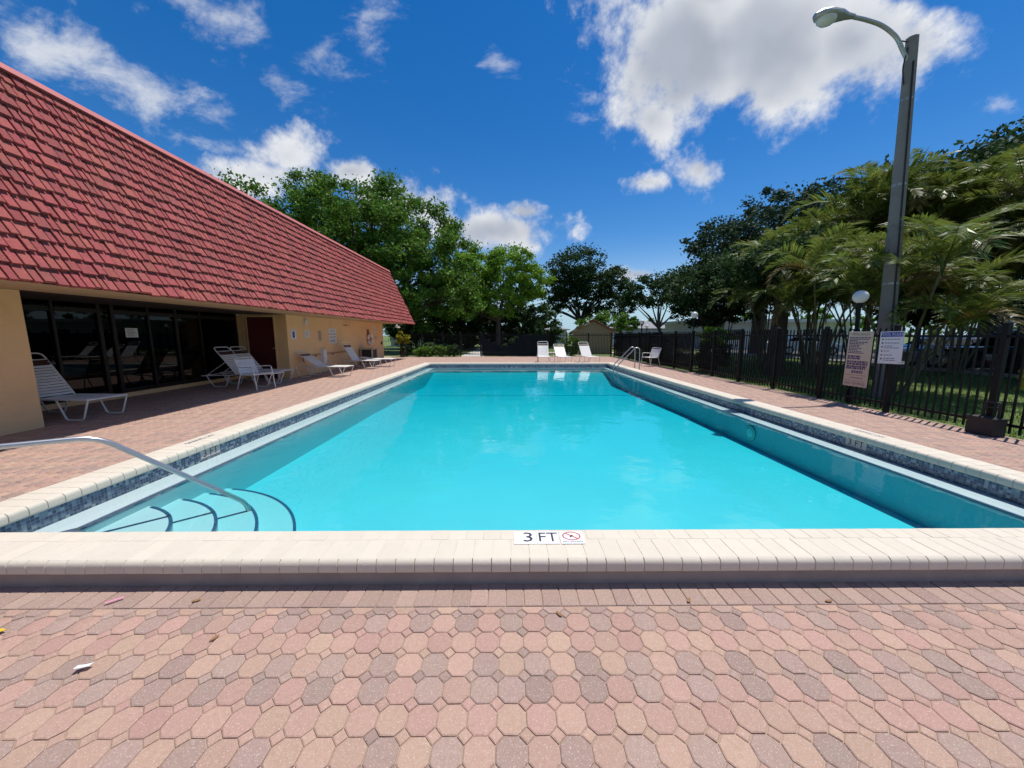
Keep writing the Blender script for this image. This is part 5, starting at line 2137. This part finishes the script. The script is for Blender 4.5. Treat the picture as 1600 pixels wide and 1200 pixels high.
def frond_mesh(seed, L, mt, droop):
    """feathery leaf: rachis leaving the origin along +x and arching down"""
    rr = random.Random(seed)
    n = 9
    pts = []
    a = R(62)
    p = Vector((0, 0, 0))
    for i in range(n + 1):
        pts.append(p.copy())
        p = p + Vector((math.cos(a), 0, math.sin(a))) * (L / n)
        a -= R(droop) / n * (0.6 + 0.9 * i / n)
    m = MB()
    m.tube(pts, [0.014 * (1 - .8 * i / n) for i in range(n + 1)], 4, cap=False)
    k = 38
    vs, fs = [], []
    for s in (-1, 1):
        for i in range(k):
            t = 0.16 + 0.84 * (i + rr.uniform(-.2, .2)) / (k - 1)
            t = min(t, 1.0)
            q = t * n
            j = min(int(q), n - 1)
            c = pts[j].lerp(pts[j + 1], q - j)
            tan = (pts[j + 1] - pts[j]).normalized()
            nrm = Vector((-tan.z, 0, tan.x))
            ln = L * 0.30 * math.sin(math.pi * min(1, .18 + .80 * (t - .1))) ** .7 * rr.uniform(.85, 1.1)
            out = (Vector((0, s, 0)) * 0.78 + tan * (0.55 + .3 * t) + nrm * 0.30).normalized()
            tip = c + out * ln + Vector((0, 0, -1)) * ln * rr.uniform(.10, .34)
            mid = c + out * ln * .5
            w = tan * 0.022 * (L / 1.8)
            b = len(vs)
            vs += [c, mid - w, tip, mid + w]
            fs.append((b, b + 1, b + 2, b + 3))
    m.add(vs, fs)
    return m.mesh('frond', mt)


def build_palms():
    FR = [frond_mesh(1, 1.7, 'frond', 95), frond_mesh(2, 1.9, 'frond', 115), frond_mesh(3, 1.5, 'frond', 75), frond_mesh(4, 2.0, 'frond', 130)]
    DRY = frond_mesh(5, 1.6, 'frond_dry', 150)
    labs = ['clump of areca palms farthest left beside the dense round tree', 'tall areca palm clump left of the thick trunk', 'tall areca palm clump just right of the thick trunk',
            'tall areca palm clump left of the street light, with the highest fronds', 'areca palm clump behind the street light arm pole', 'areca palm clump right of the street light', 'areca palm clump above the yellow hydrant',
            'areca palm clump touching the right edge of the picture', 'wide areca palm clump rising close behind the pool rules signs', 'areca palm clump in the back row left of the street light', 'slender areca palm clump left of the nearest globe lamp',
            'slender areca palm clump next to the thick trunk']
    # x, y, height, stems, spread, frond size
    spots = [(13.0, 21.6, 5.9, 9, 1.2, 1.25), (14.8, 20.2, 7.0, 9, 1.4, 1.35), (14.6, 17.2, 7.4, 10, 1.4, 1.35), (14.3, 14.4, 7.9, 11, 1.5, 1.4), (16.4, 12.8, 7.6, 10, 1.5, 1.4),
             (16.4, 10.7, 7.0, 11, 1.5, 1.4), (16.9, 8.9, 7.5, 11, 1.5, 1.4), (16.7, 6.7, 7.1, 10, 1.5, 1.4), (9.75, 8.75, 4.7, 9, 1.2, .9), (16.0, 16.0, 7.8, 9, 1.5, 1.4), (10.5, 11.9, 5.5, 8, 1.2, 1.0), (11.2, 15.4, 5.9, 8, 1.2, 1.05)]
    for ci, ((x, y, H, ns, spread, fsz), lab) in enumerate(zip(spots, labs)):
        o = empty('palm_clump', (x, y, -0.03))
        rr = random.Random(100 + ci)
        for s in range(ns):
            a = 2 * math.pi * s / ns + rr.uniform(-.3, .3)
            b0 = rr.uniform(.05, .24)
            sp = rr.uniform(.25, 1.0) * spread
            h = (H - 0.9) * rr.uniform(.5, 1.0) * (1 - .12 * sp)
            foot = Vector((b0 * math.cos(a), b0 * math.sin(a), 0))
            top = Vector((sp * math.cos(a), sp * math.sin(a), h))
            mid = foot.lerp(top, .5) - Vector((math.cos(a), math.sin(a), 0)) * sp * .12
            m = MB()
            m.tube([foot, mid, top], [.036, .028, .024], 7)
            m.build('stem', 'palm_stem', o, smooth=True)
            nf = rr.randint(10, 13)
            for k in range(nf):
                az = 2 * math.pi * k / nf + rr.uniform(-.35, .35)
                dry = rr.random() < 0.07
                f = link('frond', DRY if dry else rr.choice(FR), o, top - Vector((0, 0, rr.uniform(0, .25))))
                f.rotation_euler = (rr.uniform(-.25, .25), rr.uniform(-.45, .30) + (0.5 if dry else 0), az)
                sc = rr.uniform(.75, 1.12) * fsz
                f.scale = (sc, sc, sc)
        tag(o, lab, 'palm', 'areca palms outside the right fence')


build_palms()


def build_grass():
    rs = np.random.RandomState(8)
    n = 90000
    x = rs.uniform(FENCE_X + 0.08, 17.4, n)
    y = rs.uniform(3.0, 24, n) ** 1.0
    keep = rs.rand(n) < np.clip(9.0 / (np.hypot(x, y)), .3, 1)
    x, y = x[keep], y[keep]
    n = len(x)
    h = rs.uniform(.03, .075, n)
    a = rs.uniform(0, 2 * np.pi, n)
    w = 0.007
    lx, ly = rs.normal(0, .02, n), rs.normal(0, .02, n)
    z0 = np.full(n, -0.035)
    v = np.stack([np.stack([x - w * np.cos(a), y - w * np.sin(a), z0], 1), np.stack([x + w * np.cos(a), y + w * np.sin(a), z0], 1), np.stack([x + lx, y + ly, z0 + h], 1)], 1).reshape(-1, 3)
    o = link('grass', np_mesh('grass', v, np.arange(n * 3).reshape(-1, 3), ['grass_blade']))
    tag(o, 'short grass blades of the lawn outside the right fence', 'grass', kind='stuff')


build_grass()
